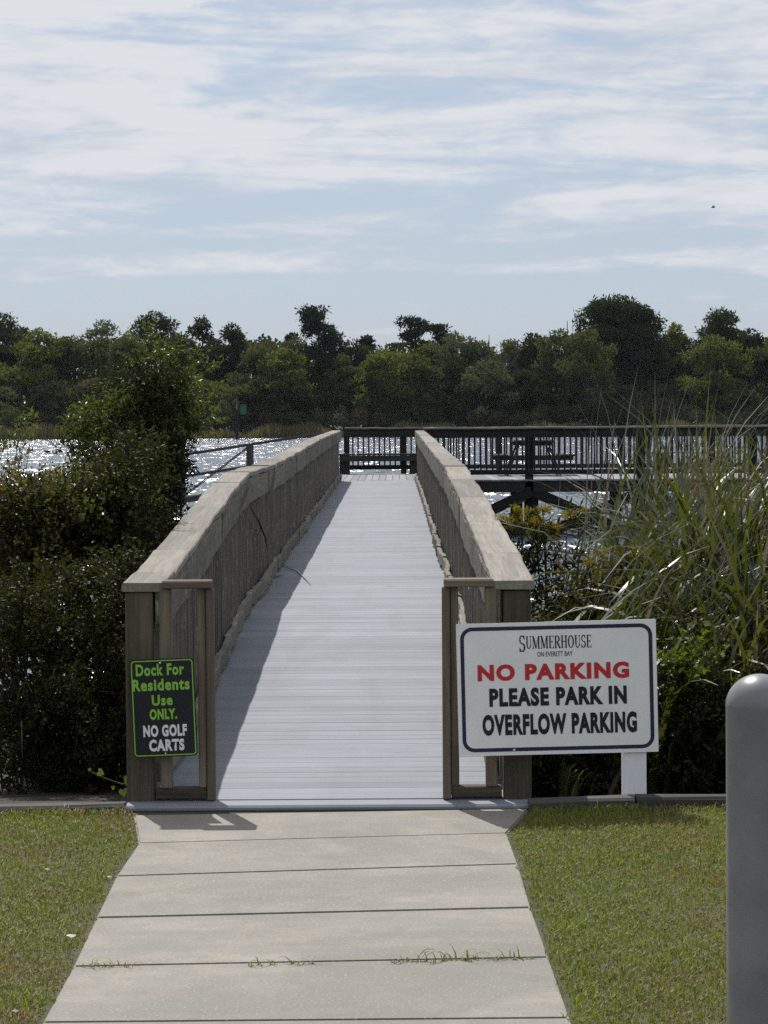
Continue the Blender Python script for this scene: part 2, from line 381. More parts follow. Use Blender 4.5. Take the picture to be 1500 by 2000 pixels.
# ------------------------------------------------------------------ the setting: ground, water, far bank
def ground_height(x, y):
    near = np.interp(y, [-80, 13.0, 13.6, 16, 20, 26, 40, 120, 405, 434, 442, 470, 900], [0, 0, -.10, -.25, -.38, -.75, -1.6, -2.5, -2.5, -1.0, -.2, .6, 2.5])
    return near + np.where((y > 13.4), 0.05 * np.sin(x * 1.7 + y * .9), 0)
def grid_mesh(name, xs, ys, zf):
    X, Y = np.meshgrid(xs, ys); Z = zf(X, Y) if callable(zf) else np.full_like(X, zf)
    v = np.stack([X, Y, Z], -1).reshape(-1, 3); nx, ny = len(xs), len(ys)
    i = (np.arange(ny - 1)[:, None] * nx + np.arange(nx - 1)[None, :]).ravel()
    return np_mesh(name, v, np.stack([i, i + 1, i + nx + 1, i + nx], -1), True)
xs = np.unique(np.concatenate([np.linspace(-1500, -40, 20), np.linspace(-40, 40, 41), np.linspace(40, 1500, 20)]))
ys = np.unique(np.concatenate([np.linspace(-80, 10, 12), np.linspace(12.5, 30, 36), np.linspace(30, 400, 14), np.linspace(405, 480, 16), np.linspace(480, 2500, 14)]))
tag(link('ground', grid_mesh('ground', xs, ys, ground_height), M['ground']), kind='structure')
tag(link('water', grid_mesh('water', np.linspace(-1200, 1200, 9), np.array([16.0, 120, 300, 470]), WATER_Z), M['water']), kind='structure')

# the sidewalk, slab by slab
sidewalk = bpy.data.objects.new('sidewalk', None); COL.objects.link(sidewalk); tag(sidewalk, kind='structure')
rows = [((262, 1597), (1033, 1584)), ((271, 1652), (989, 1632)), ((227, 1717), (1011, 1693)), ((188, 1798), (1036, 1778)), ((143, 1893), (1071, 1875)), ((83, 2003), (1112, 1994))]
rows = [(G(*a), G(*b)) for a, b in rows]
dl = (rows[-1][0] - rows[-2][0]); dr = (rows[-1][1] - rows[-2][1])
for k in range(4): rows.append((rows[-1][0] + dl, rows[-1][1] + dr))
for k in range(len(rows) - 1):
    (a, b), (c, d) = rows[k], rows[k + 1]
    gp = 0.006 if k else 0.0
    def sh(p, q, g): return p + (q - p).normalized() * g
    q = [sh(a, c, gp), sh(b, d, gp), sh(d, b, 0.006), sh(c, a, 0.006)]
    tilt = [0.012 + rnd.uniform(-.002, .002) for _ in range(2)]
    bm = bmesh.new()
    top = [bm.verts.new((p.x, p.y, tilt[0])) for p in q]; bot = [bm.verts.new((p.x, p.y, -0.09)) for p in q]
    bm.faces.new(top[::-1]); bm.faces.new(bot)
    for i in range(4): bm.faces.new((top[i], top[(i + 1) % 4], bot[(i + 1) % 4], bot[i]))
    bmesh.ops.recalc_face_normals(bm, faces=bm.faces)
    ed = [e for e in bm.edges if e.verts[0] in top and e.verts[1] in top]
    bmesh.ops.bevel(bm, geom=ed, offset=0.007, segments=2, affect='EDGES')
    me = bpy.data.meshes.new('slab'); bm.to_mesh(me); bm.free()
    link('slab', me, M['concrete'], sidewalk)
def path_edges(y):
    l = np.interp(y, [r[0].y for r in rows][::-1], [r[0].x for r in rows][::-1]); r_ = np.interp(y, [r[1].y for r in rows][::-1], [r[1].x for r in rows][::-1]); return l, r_

# lawn: a mass of short blades
def lawn():
    n = 330000
    x = RS.uniform(-4.2, 4.2, n); y = RS.uniform(6.3, 12.665, n)
    l, r = path_edges(y); jit = RS.normal(0, .012, n) + .016 * np.sin(y * 9.0) * np.sin(y * 23.0 + x)
    k = (x < l - 0.008 + jit * .8) | (x > r + 0.008 + jit * .8); x, y = x[k], y[k]; n = len(x)
    pat = np.sin(x * 3.1 + y * 1.3) + np.sin(x * 7.7 - y * 5.1) * .6 + np.sin(x * 1.2 - y * 2.9 + 1) * .8
    h = (0.022 + 0.008 * pat * .5 + RS.gamma(2.0, 0.005, n)).clip(.012, .085); l_, r_ = path_edges(y)
    edge = np.minimum(np.abs(x - l_), np.abs(x - r_)); h *= np.where(edge < .03, .6, 1)
    h *= np.where(y > 12.5, 1.25, 1)
    az = RS.uniform(0, 2 * np.pi, n); lean = RS.uniform(.15, 1.1, n); w = RS.uniform(.0013, .0027, n)
    dx, dy = np.cos(az), np.sin(az); sx, sy = -dy * w, dx * w
    b = np.stack([x, y, np.full(n, -.004)], -1); s = np.stack([sx, sy, np.zeros(n)], -1)
    mid = b + np.stack([dx * h * lean * .3, dy * h * lean * .3, h * .6], -1)
    tip = b + np.stack([dx * h * lean, dy * h * lean, h * (1 - .25 * lean)], -1)
    v = np.stack([b - s, b + s, mid + s * .8, mid - s * .8, tip + s * .12, tip - s * .12], 1).reshape(-1, 3)
    i = np.arange(n)[:, None] * 6
    f = np.concatenate([i + np.array([[0, 1, 2, 3]]), i + np.array([[3, 2, 4, 5]])], 0)
    tag(link('lawn_grass', np_mesh('lawn_grass', v, f), M['grass']), 'short mown green and straw coloured lawn beside the concrete path', 'grass', kind='stuff')
lawn()

# ------------------------------------------------------------------ the boardwalk deck
board_w, pitch = 0.1426, 0.145
bw = empty('boardwalk', (0, Y0, 0), 'long pale grey plank boardwalk rising from the concrete path to the dock', 'boardwalk')
bmesh_deck = box_mesh('deck_board', 1.76, board_w, 0.026, 0.0008)
y = Y0 + board_w / 2; nb = 0; rest = []
first = link('deck_board', box_mesh('deck_board', 1.86, 0.19, 0.030, 0.010), M['deck'], bw, Matrix.Translation((0, Y0 - 0.06, .014)))
y = Y0 + 0.115
while y < Y1 - 0.02:
    sl = math.atan2(deckz(y + .07) - deckz(y - .07), .14)
    m = Matrix.Translation((rnd.uniform(-.006, .006), y, deckz(y) - .013 + rnd.uniform(-.0005, .0005))) @ Matrix.Rotation(sl, 4, 'X') @ Matrix.Rotation(rnd.gauss(0, .0006), 4, 'Z')
    if nb < 297: link('deck_board', bmesh_deck, M['deck'], bw, m)
    else: rest.append(m)
    nb += 1; y += pitch + rnd.choice((0, 0, 0, 0, .0006, .0012, .002, .0045))
if rest:
    base = [v.co.copy() for v in bmesh_deck.vertices]; fc = [tuple(p.vertices) for p in bmesh_deck.polygons]; parts = [([m @ c for c in base], fc) for m in rest]
    V, Fc = join(parts); tag(link('far_deck_boards', py_mesh('far_deck_boards', V, Fc), M['deck'], bw), kind='stuff')
yy = [13.0, 20.8, 26.4, 32.8, 42, 57.3]
for s in (-1, 1):
    for a, b in zip(yy[:-1], yy[1:]):
        beam('stringer', (s * .78, a, deckz(a) - .125), (s * .78, b, deckz(b) - .125), .045, .19, M['dockwood'], bw)
    for a in (17.6, 23.6, 30, 37, 44, 51):
        v, f = tube([(s * .93, a, -2.2), (s * .93, a, deckz(a) - .03)], [.10, .095], 10)
        link('pile', py_mesh('pile', v, f, True), M['piling'], bw)

# ------------------------------------------------------------------ the two boardwalk railings
pick_mesh = box_mesh('picket', 0.80, 0.036, 0.040, 0.003)
def boardwalk_railing(s, label, cuts):
    rt = empty('boardwalk_railing', (s * .86, Y0, 0), label, 'railing', 'boardwalk railings')
    # broad cap boards, each a little out of line with the next
    prev = None
    for i, (a, b) in enumerate(zip(cuts[:-1], cuts[1:])):
        xo = prev if prev is not None else s * .848; xo2 = s * (.848 + rnd.uniform(-.006, .006)); prev = xo2 + rnd.uniform(-.002, .002)
        dz = rnd.uniform(-.0015, .0015)
        rough_beam('cap_board', (xo, a + .0015, capz(s, a) - .020 + dz), (xo2, b - .0015, capz(s, b) - .020 + dz), .190, .040, M['cap'], rt, 100 + i + (50 if s > 0 else 0), .003)
    # fascia boards under the cap on the walking side
    for i, (a, b) in enumerate(zip(cuts[:-1], cuts[1:])):
        a2 = a + (.13 if i == 0 else .004)
        rough_beam('fascia_board', (s * .772, a2, capz(s, a2) - .135), (s * .772, b - .004, capz(s, b) - .135), .036, .185, M['rail'], rt, 300 + i + (50 if s > 0 else 0), .004)
    # lower nailer and posts on the outer side
    for i, (a, b) in enumerate(zip(cuts[:-1], cuts[1:])):
        beam('bottom_rail', (s * .853, a + .15 if i == 0 else a, deckz(a) + .11), (s * .853, b - .004, deckz(b) + .11), .036, .09, M['rail'], rt)
    yp = 15.2
    while yp < Y1:
        beam('post', (s * .925, yp, deckz(yp) - .45), (s * .925, yp, capz(s, yp) - .046), .10, .10, M['post'], rt, up=(0, 1, 0)); yp += 2.4
    # pickets
    k = 0; yp = Y0 + .32; rest = []
    while yp < Y1 - .03:
        zt = capz(s, yp) - .05; zb = deckz(yp) + .035; ln = zt - zb
        m = Matrix.Translation((s * (.812 + rnd.uniform(-.003, .003)), yp, (zt + zb) / 2)) @ Matrix.Rotation(math.pi / 2 + rnd.gauss(0, .006), 4, 'Y') @ Matrix.Diagonal((ln / .80, 1, 1, 1))
        if k < 298: link('picket', pick_mesh, M['rail'], rt, m)
        else: rest.append(m)
        k += 1; yp += .105
    base = [v.co.copy() for v in pick_mesh.vertices]; fc = [tuple(p.vertices) for p in pick_mesh.polygons]
    V, Fc = join([([m @ c for c in base], fc) for m in rest])
    tag(link('far_pickets', py_mesh('far_pickets', V, Fc), M['rail'], rt), kind='stuff')
    # toe boards, split and wandering, held off the deck by blocks
    yt = Y0 + .36; i = 0
    while yt < Y1 - .3:
        ln = rnd.choice((1.8, 2.4, 2.4, 3.0)); e = min(yt + ln, Y1 - .05)
        rough_beam('toe_board', (s * (.765 + rnd.uniform(-.014, .014)), yt, deckz(yt) + .085), (s * (.765 + rnd.uniform(-.014, .014)), e - .008, deckz(e) + .085), .040, .105, M['toe'], rt, 500 + i + (70 if s > 0 else 0), .009, .11)
        yt = e; i += 1
    # gate post, its fascia stub and the short wing that narrows the entrance
    gx = s * .865; yg = Y0 + .07
    beam('gate_post', (gx, yg, .02), (gx, yg, capz(s, yg) - .043), .128, .128, M['post'], rt, up=(0, 1, 0), bev=.006)
    beam('fascia_stub', (s * .772, Y0 + .005, .925), (s * .772, Y0 + .13, .925), .036, .17, M['rail'], rt)
    wing = link('gate_wing', box_mesh('gate_wing', .232, .088, .05, .004), M['post'], rt, Matrix.Translation((s * .676, Y0 + .045, .064)))
    top = 1.043
    wc = box_mesh('wing_cap', .252, .14, .036, .006)
    bm = bmesh.new(); bm.from_mesh(wc)
    for v in bm.verts:                       # rounded free end
        if -s * v.co.x > .10: v.co.x -= -s * .03 * (abs(v.co.y) / .07) ** 2
    bm.to_mesh(wc); bm.free()
    link('wing_cap', wc, M['wing'], wing, Matrix.Translation((s * .632, Y0 + .03, top - .018)))
    for xx, w, yo, zb in ((.745, .052, .03, .09), (.578, .038, .045, .09), (.540, .036, .03, .032)):
        beam('stile', (s * xx, Y0 + yo, zb), (s * xx, Y0 + yo, top - .037), .085, w, M['wing'], wing, up=(1, 0, 0))
    return rt
railL = boardwalk_railing(-1, 'long weathered wooden railing along the left side of the boardwalk, ending behind the black sign', [12.85, 13.45, 14.6, 17.4, 19.5, 20.8, 24.0, 27.4, 31, 34.6, 38.2, 42, 45.6, 49.2, 53, 57.25])
railR = boardwalk_railing(1, 'long weathered wooden railing along the right side of the boardwalk, ending behind the white sign', [12.85, 14.3, 16.7, 19.4, 22.2, 24.6, 28.2, 32, 35.6, 39.2, 42.8, 46.4, 50, 53.6, 57.25])

# ------------------------------------------------------------------ the dock at the end
DZ = 0.58
dk = empty('dock_platform', (0, 57.3, DZ), 'grey plank dock platform on dark piles across the end of the boardwalk', 'dock')
DX0, DX1, DYN, DYF = -1.15, 11.6, 57.36, 64.9
dbm = box_mesh('dock_board', DYF - DYN, .138, .036, .004)
x = DX0 + .07
while x < DX1:
    link('deck_board', dbm, M['dockdeck'], dk, Matrix.Translation((x, (DYN + DYF) / 2, DZ - .018 + rnd.uniform(-.002, .002))) @ Matrix.Rotation(math.pi / 2, 4, 'Z')); x += .145
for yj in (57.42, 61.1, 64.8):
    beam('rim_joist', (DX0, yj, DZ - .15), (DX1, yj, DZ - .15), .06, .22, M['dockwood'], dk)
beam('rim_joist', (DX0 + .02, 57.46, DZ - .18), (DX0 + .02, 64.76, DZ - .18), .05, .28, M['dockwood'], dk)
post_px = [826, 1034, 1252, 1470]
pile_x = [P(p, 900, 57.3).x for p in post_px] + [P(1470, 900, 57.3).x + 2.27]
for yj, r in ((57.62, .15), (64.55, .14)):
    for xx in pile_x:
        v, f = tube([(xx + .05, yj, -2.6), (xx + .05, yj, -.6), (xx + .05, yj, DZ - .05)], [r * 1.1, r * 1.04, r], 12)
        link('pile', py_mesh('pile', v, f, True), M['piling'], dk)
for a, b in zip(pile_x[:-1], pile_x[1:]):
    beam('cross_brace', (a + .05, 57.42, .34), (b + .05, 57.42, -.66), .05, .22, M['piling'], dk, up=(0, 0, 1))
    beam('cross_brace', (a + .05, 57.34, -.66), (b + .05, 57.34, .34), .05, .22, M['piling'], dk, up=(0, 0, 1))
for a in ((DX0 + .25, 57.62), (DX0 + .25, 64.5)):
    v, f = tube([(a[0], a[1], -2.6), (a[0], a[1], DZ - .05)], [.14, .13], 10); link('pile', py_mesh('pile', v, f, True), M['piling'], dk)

dpick = box_mesh('picket', .80, .036, .036, .003)
def dock_railing(yr, x0, x1, posts, label, wide, capm):
    rt = empty('dock_railing', ((x0 + x1) / 2, yr, DZ), label, 'railing', 'railings of the dock')
    n = max(1, round((x1 - x0) / 3.4)); st = (x1 - x0) / n
    for i in range(n):
        a, b = x0 + i * st, x0 + (i + 1) * st
        rough_beam('cap_board', (a, yr, DZ + 1.05 + rnd.uniform(-.004, .004)), (b - .006, yr, DZ + 1.05 + rnd.uniform(-.004, .004)), .15, .036, capm, rt, 900 + i, .003)
        beam('top_rail', (a, yr + .012, DZ + .94), (b - .006, yr + .012, DZ + .94), .036, .17, M['dockwood'], rt)
        beam('bottom_rail', (a, yr + .012, DZ + .15), (b - .006, yr + .012, DZ + .15), .036, .10, M['dockwood'], rt)
    for p in posts:
        beam('post', (p, yr + .085, DZ - .25), (p, yr + .085, DZ + 1.03), wide, .11, M['dockwood'], rt, up=(0, 1, 0))
    x = x0 + .06
    while x < x1:
        link('picket', dpick, M['dockwood'], rt, Matrix.Translation((x, yr - .026, DZ + .53)) @ Matrix.Rotation(math.pi / 2 + rnd.gauss(0, .004), 4, 'Y')); x += .122
    return rt
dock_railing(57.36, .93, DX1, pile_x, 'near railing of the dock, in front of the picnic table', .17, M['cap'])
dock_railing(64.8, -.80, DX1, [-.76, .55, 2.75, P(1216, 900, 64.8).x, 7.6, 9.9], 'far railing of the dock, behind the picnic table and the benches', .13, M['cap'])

bench = empty('dock_bench', (0, 64.3, DZ), 'dark wooden bench built along the far railing at the end of the boardwalk', 'bench')
for i in range(3): beam('seat_board', (-.98, 64.22 + i * .15, DZ + .45), (.88, 64.22 + i * .15, DZ + .45), .14, .036, M['dockwood'], bench)
beam('apron', (-.9, 64.16, DZ + .36), (.86, 64.16, DZ + .36), .036, .13, M['dockwood'], bench)
for xx in (-.80, .80): beam('leg', (xx, 64.32, DZ), (xx, 64.32, DZ + .43), .24, .09, M['dockwood'], bench, up=(0, 1, 0))
tag(beam('orange_tape', (.868, 57.30, 1.10), (.868, 57.30, 1.38), .03, .10, M['orange'], None, up=(0, 1, 0), bev=.002), 'narrow orange tape strip at the far end of the right boardwalk railing', 'tape')

def picnic_table(x, y, label):
    t = empty('picnic_table', (x, y, DZ), label, 'picnic table')
    for i in range(5): beam('top_board', (x - .36 + i * .18, y - .95, DZ + .755), (x - .36 + i * .18, y + .95, DZ + .755), .172, .038, M['dockwood'], t)
    for s in (-1, 1):
        for i in range(2): beam('seat_board', (x + s * (.64 + i * .155), y - .95, DZ + .445), (x + s * (.64 + i * .155), y + .95, DZ + .445), .145, .038, M['dockwood'], t)
        for e in (-.62, .62): beam('leg', (x + s * .58, y + e, DZ), (x + s * .30, y + e, DZ + .735), .04, .10, M['dockwood'], t, up=(0, 1, 0))
    for e in (-.66, .66):
        beam('seat_support', (x - .85, y + e, DZ + .385), (x + .85, y + e, DZ + .385), .04, .09, M['dockwood'], t)
        beam('top_support', (x - .40, y + e, DZ + .695), (x + .40, y + e, DZ + .695), .04, .08, M['dockwood'], t)
picnic_table(P(1040, 890, 61.6).x, 61.6, 'dark picnic table seen end-on through the dock railing pickets, left of the tall grass')
bx = P(1352, 890, 64.3).x
b3 = empty('dock_bench', (bx, 64.3, DZ), 'dark wooden bench on the dock half hidden behind the tall reeds', 'bench')
for i in range(3): beam('seat_board', (bx - .95, 64.22 + i * .15, DZ + .45), (bx + .95, 64.22 + i * .15, DZ + .45), .14, .036, M['cap'], b3)
for xx in (-.75, .75): beam('leg', (bx + xx, 64.32, DZ), (bx + xx, 64.32, DZ + .43), .24, .09, M['dockwood'], b3, up=(0, 1, 0))

# the gangway that drops away to the left
def gangway():
    a, b = P(640, 845, 61.0), P(150, 920, 61.0); zd = 0.96
    t = empty('gangway', (a.x, 61.0, DZ), 'narrow sloping gangway with two-bar railing left of the boardwalk over the water', 'gangway')
    d = (b - a)
    def pt(u, dz, y): q = a + d * u; return Vector((q.x, y, q.z + dz))
    for yr in (60.45, 61.55):
        beam('top_rail', pt(0, 0, yr), pt(1, 0, yr), .06, .06, M['timber'], t)
        beam('middle_rail', pt(0, -.47, yr), pt(1, -.47, yr), .04, .055, M['timber'], t)
        beam('side_beam', pt(0, -.98, yr), pt(1, -.98, yr), .05, .12, M['timber'], t)
        for u in (.02, .31, .585, .86): beam('post', pt(u, -.95, yr), pt(u, -.02, yr), .10, .10, M['timber'], t, up=(0, 1, 0))
        for u, w in ((.31, .585), (.585, .86)):
            v, f = tube([pt(u, -.03, yr), pt(w, -.93, yr)], [.012, .012], 6); link('brace_rod', py_mesh('brace_rod', v, f, True), M['timber'], t)
    n = 34; me = box_mesh('deck_board', 1.02, .14, .03, .003)
    ang = math.atan2(d.z, d.x)
    for i in range(n):
        p = pt((i + .5) / n, -.91, 61.0)
        link('deck_board', me, M['dockdeck'], t, Matrix.Translation(p) @ Matrix.Rotation(-math.atan(d.z / d.x), 4, 'Y') @ Matrix.Rotation(math.pi / 2, 4, 'Z'))
    e = pt(1, 0, 61)
    fl = empty('floating_dock', (e.x - .9, 61, WATER_Z), 'low floating dock behind the tall shrub at the foot of the gangway', 'dock')
    beam('float', (e.x - 1.9, 61, WATER_Z + .10), (e.x + .35, 61, WATER_Z + .10), 2.2, .36, M['piling'], fl)
    for i in range(15): beam('deck_board', (e.x - 1.85 + i * .15, 59.9, WATER_Z + .30), (e.x - 1.85 + i * .15, 62.1, WATER_Z + .30), .14, .03, M['dockdeck'], fl)
gangway()

# ------------------------------------------------------------------ landscape timbers
def timber(A, B, label):
    t = rough_beam('landscape_timber', A, B, .12, .085, M['timber'], None, 40, .004, .3); tag(t, label, 'timber', 'timbers edging the lawn'); return t
a, b = P(245, 1590, 12.72), P(-420, 1606, 12.72)
timber((a.x, 12.72, .005), (b.x, 12.72, -.012), 'grey landscape timber edging the lawn left of the boardwalk')
a, b = P(1032, 1580, 12.72), P(1240, 1578, 12.72)
timber((a.x, 12.72, .012), (b.x - .004, 12.72, .016), 'grey landscape timber between the boardwalk and the white sign post')
timber((b.x + .004, 12.725, .018), (b.x + 2.4, 12.735, .022), 'grey landscape timber behind the round grey bollard')

# ------------------------------------------------------------------ signs
def text_mesh(body, w, h, offset=0.0, spacing=1.0):
    cu = bpy.data.curves.new('lettering', 'FONT'); cu.body = body; cu.size = 1.0; cu.offset = offset; cu.space_character = spacing
    cu.resolution_u = 4; cu.fill_mode = 'FRONT'
    ob = bpy.data.objects.new('lettering_tmp', cu); COL.objects.link(ob)
    bpy.context.view_layer.update()
    me = bpy.data.meshes.new_from_object(ob.evaluated_get(bpy.context.evaluated_depsgraph_get()))
    bpy.data.objects.remove(ob); bpy.data.curves.remove(cu)
    co = np.zeros(len(me.vertices) * 3); me.vertices.foreach_get('co', co); co = co.reshape(-1, 3)
    lo, hi = co.min(0), co.max(0); co[:, 0] = (co[:, 0] - (lo[0] + hi[0]) / 2) * w / (hi[0] - lo[0]); co[:, 1] = (co[:, 1] - (lo[1] + hi[1]) / 2) * h / (hi[1] - lo[1]); co[:, 2] = 0
    me.vertices.foreach_set('co', co.ravel()); me.update(); me.materials.clear(); return me
def ring_mesh(name, w, h, r, t):
    """rounded rectangular border of width t"""
    def loop(w, h, r):
        p = []
        for cx, cy, a0 in ((w/2 - r, h/2 - r, 0), (-w/2 + r, h/2 - r, 90), (-w/2 + r, -h/2 + r, 180), (w/2 - r, -h/2 + r, 270)):
            for k in range(9): a = math.radians(a0 + k * 90 / 8); p.append((cx + r * math.cos(a), cy + r * math.sin(a), 0))
        return p
    o, i = loop(w, h, r), loop(w - 2*t, h - 2*t, max(r - t, .002)); n = len(o)
    return py_mesh(name, o + i, [(k, (k + 1) % n, n + (k + 1) % n, n + k) for k in range(n)])
def plate_mesh(name, w, h, r, d):
    p = []
    for cx, cy, a0 in ((w/2 - r, h/2 - r, 0), (-w/2 + r, h/2 - r, 90), (-w/2 + r, -h/2 + r, 180), (w/2 - r, -h/2 + r, 270)):
        for k in range(7): a = math.radians(a0 + k * 15); p.append((cx + r * math.cos(a), cy + r * math.sin(a)))
    n = len(p); v = [(x, y, 0) for x, y in p] + [(x, y, -d) for x, y in p]
    f = [tuple(range(n)), tuple(range(2*n - 1, n - 1, -1))] + [(k, n + k, n + (k + 1) % n, (k + 1) % n) for k in range(n)]
    return py_mesh(name, v, f)
def sign_matrix(centre, rot):                 # local x right, y up, z towards the camera side
    return Matrix.Translation(centre) @ Matrix.Rotation(math.pi / 2, 4, 'X') @ Matrix.Rotation(rot, 4, 'Z')
def screw(mw, x, y, r, parent):
    me = bpy.data.meshes.new('screw'); bm = bmesh.new(); bmesh.ops.create_uvsphere(bm, u_segments=10, v_segments=6, radius=r); bmesh.ops.scale(bm, vec=(1, 1, .5), verts=bm.verts)
    bm.to_mesh(me); bm.free(); link('screw', me, M['screw'], parent, mw @ Matrix.Translation((x, y, .001)))

# high-contrast serif capitals drawn as strokes (unit height, width per letter)
def stroke(pts, wd):
    v = []; f = []
    for i, (x, y) in enumerate(pts):
        x0, y0 = pts[max(i-1, 0)]; x1, y1 = pts[min(i+1, len(pts)-1)]; l = math.hypot(x1 - x0, y1 - y0) or 1
        nx, ny = -(y1 - y0) / l, (x1 - x0) / l; w = wd[i] / 2
        v += [(x + nx * w, y + ny * w, 0), (x - nx * w, y - ny * w, 0)]
    for i in range(len(pts) - 1): f.append((2*i, 2*i + 1, 2*i + 3, 2*i + 2))
    return v, f
TK, TN = .15, .055
def arc(cx, cy, rx, ry, a0, a1, n, wf):
    pts = []; w = []
    for k in range(n + 1):
        a = math.radians(a0 + (a1 - a0) * k / n); pts.append((cx + rx * math.cos(a), cy + ry * math.sin(a))); w.append(wf(a))
    return stroke(pts, w)
def ln(x0, y0, x1, y1, w): return stroke([(x0, y0), (x1, y1)], [w, w])
def serif(x, y, w=.24): return ln(x - w/2, y, x + w/2, y, .05)
cw = lambda a: TN + (TK - TN) * abs(math.cos(a)) ** 1.3
def glyph(c):
    if c == 'U': return .68, [ln(.16, .97, .16, .28, TK), arc(.35, .28, .19, .25, 180, 360, 10, lambda a: TN + .05 * abs(math.cos(a))), ln(.54, .28, .54, .97, TN), serif(.16, .975), serif(.54, .975, .2)]
    if c == 'M': return .90, [ln(.14, .02, .14, .97, TN), ln(.16, .97, .44, .04, TK), ln(.44, .04, .70, .97, TN), ln(.74, .02, .74, .97, TK), serif(.13, .025, .2), serif(.75, .025), serif(.10, .975, .2), serif(.78, .975, .2)]
    if c == 'E': return .60, [ln(.16, .02, .16, .97, TK), ln(.1, .975, .52, .975, .05), ln(.1, .025, .54, .025, .05), ln(.2, .52, .42, .52, TN), ln(.52, 1.0, .52, .80, TN), ln(.54, 0, .54, .22, TN), ln(.42, .42, .42, .62, TN)]
    if c == 'R': return .70, [ln(.16, .02, .16, .97, TK), serif(.16, .025), ln(.08, .975, .36, .975, .05), arc(.34, .74, .20, .235, 90, -90, 10, cw), ln(.2, .505, .36, .505, .05), ln(.34, .5, .60, .03, TK), serif(.62, .025, .16)]
    if c == 'H': return .74, [ln(.16, .02, .16, .97, TK), ln(.58, .02, .58, .97, TK), ln(.16, .52, .58, .52, TN), serif(.16, .025), serif(.58, .025), serif(.16, .975), serif(.58, .975)]
    if c == 'O': return .74, [arc(.37, .5, .26, .475, 0, 360, 28, cw)]
    if c == 'S': return .58, [arc(.29, .74, .18, .235, 25, 270, 14, lambda a: TN + .05 * abs(math.cos(a))), arc(.29, .265, .20, .24, 90, -155, 14, lambda a: TN + .09 * abs(math.cos(a))), ln(.47, 1.0, .47, .74, TN), ln(.10, 0.0, .10, .28, TN)]
def serif_word(word, w, h, big_first):
    x = 0; parts = []
    for i, c in enumerate(word):
        s = big_first if i == 0 else 1.0; adv, st = glyph(c)
        for v, f in st: parts.append(([(x + p[0] * s, (p[1] - .5) * s + (.5 if i else .42), 0) for p in v], f))
        x += adv * s + .02
    V, Fc = join(parts); V = np.array(V); lo, hi = V.min(0), V.max(0)
    V[:, 0] = (V[:, 0] - (lo[0] + hi[0]) / 2) * w / (hi[0] - lo[0]); V[:, 1] = (V[:, 1] - (lo[1] + hi[1]) / 2) * h / (hi[1] - lo[1])
    V[:, 2] = np.linspace(0, .0002, len(V)) * 0
    return py_mesh('lettering', V, Fc)

YS = Y0 - .085
SW, SH = .908, .604
c = P(1088.5, 1343.5, YS); mw = sign_matrix(c, math.radians(1.05))
sg = empty('parking_sign', (c.x, YS, 0), 'large white no parking sign with dark blue border and red heading right of the boardwalk', 'sign')
board = link('board', plate_mesh('board', SW, SH, .004, .008), M['signwhite'], sg, mw)
link('border', ring_mesh('border', SW - .035, SH - .035, .055, .017), M['signnavy'], board, mw @ Matrix.Translation((0, 0, .0012)))
K = SW / 385.0                                # metres to a photograph pixel on the board
def sign_line(parent, mw, k, me, dx, dy, mat, z=.0016): link('lettering', me, mat, parent, mw @ Matrix.Translation((dx * k, -dy * k, z)))
sign_line(board, mw, K, serif_word('SUMMERHOUSE', 139 * K, 32 * K, 1.30), -2, -87, M['signnavy'])
sign_line(board, mw, K, text_mesh('ON EVERETT BAY', 68 * K, 9.5 * K, .006), -3, -66, M['signnavy'])
sign_line(board, mw, K, text_mesh('NO PARKING', 292 * K, 32 * K, .050, 1.16), -7, -32, M['signred'])
sign_line(board, mw, K, text_mesh('PLEASE PARK IN', 265 * K, 36 * K, .052, 1.14), 1, 16, M['signblack'])
sign_line(board, mw, K, text_mesh('OVERFLOW PARKING', 298 * K, 41 * K, .052, 1.14), 3, 69, M['signblack'])
for dx, dy in ((-86, -122), (-86, 118)): screw(mw, dx * K, -dy * K, .006, sg)
p = P(1239, 1500, YS + .03)
beam('sign_post', (p.x, YS + .056, -.12), (p.x, YS + .056, P(1239, 1230, YS).z), .108, .088, M['postwhite'], sg, up=(0, 1, 0), bev=.006)

c = P(319.5, 1382.5, YS); mw = sign_matrix(c, math.radians(2.0))
s2 = empty('resident_sign', (c.x, YS, 0), 'small black dock notice with green border and green and white lettering on left gate post', 'sign')
w2, h2 = .293, .448; K2 = w2 / 124.0
b2 = link('board', plate_mesh('board', w2, h2, .018, .003), M['signblack'], s2, mw)
link('border', ring_mesh('border', w2 - .012, h2 - .012, .016, .005), M['signgreen'], b2, mw @ Matrix.Translation((0, 0, .0012)))
for body, w, h, dx, dy, mat in (('Dock For', 93, 23, -4, -74, 'signgreen'), ('Residents', 110, 23, -3, -45, 'signgreen'), ('Use', 40, 21, -2, -15, 'signgreen'), ('ONLY.', 53, 21, -1, 12, 'signgreen'), ('NO GOLF', 84, 23, 1, 44, 'signgrey'), ('CARTS', 68, 23, 3, 72, 'signgrey')):
    sign_line(b2, mw, K2, text_mesh(body, w * K2, h * K2, 0.038 if any(ch.islower() for ch in body) else .050, 1.14), dx, dy, M[mat])
screw(mw, -3 * K2, 87 * K2, .005, s2); screw(mw, 0, -88 * K2, .004, s2)

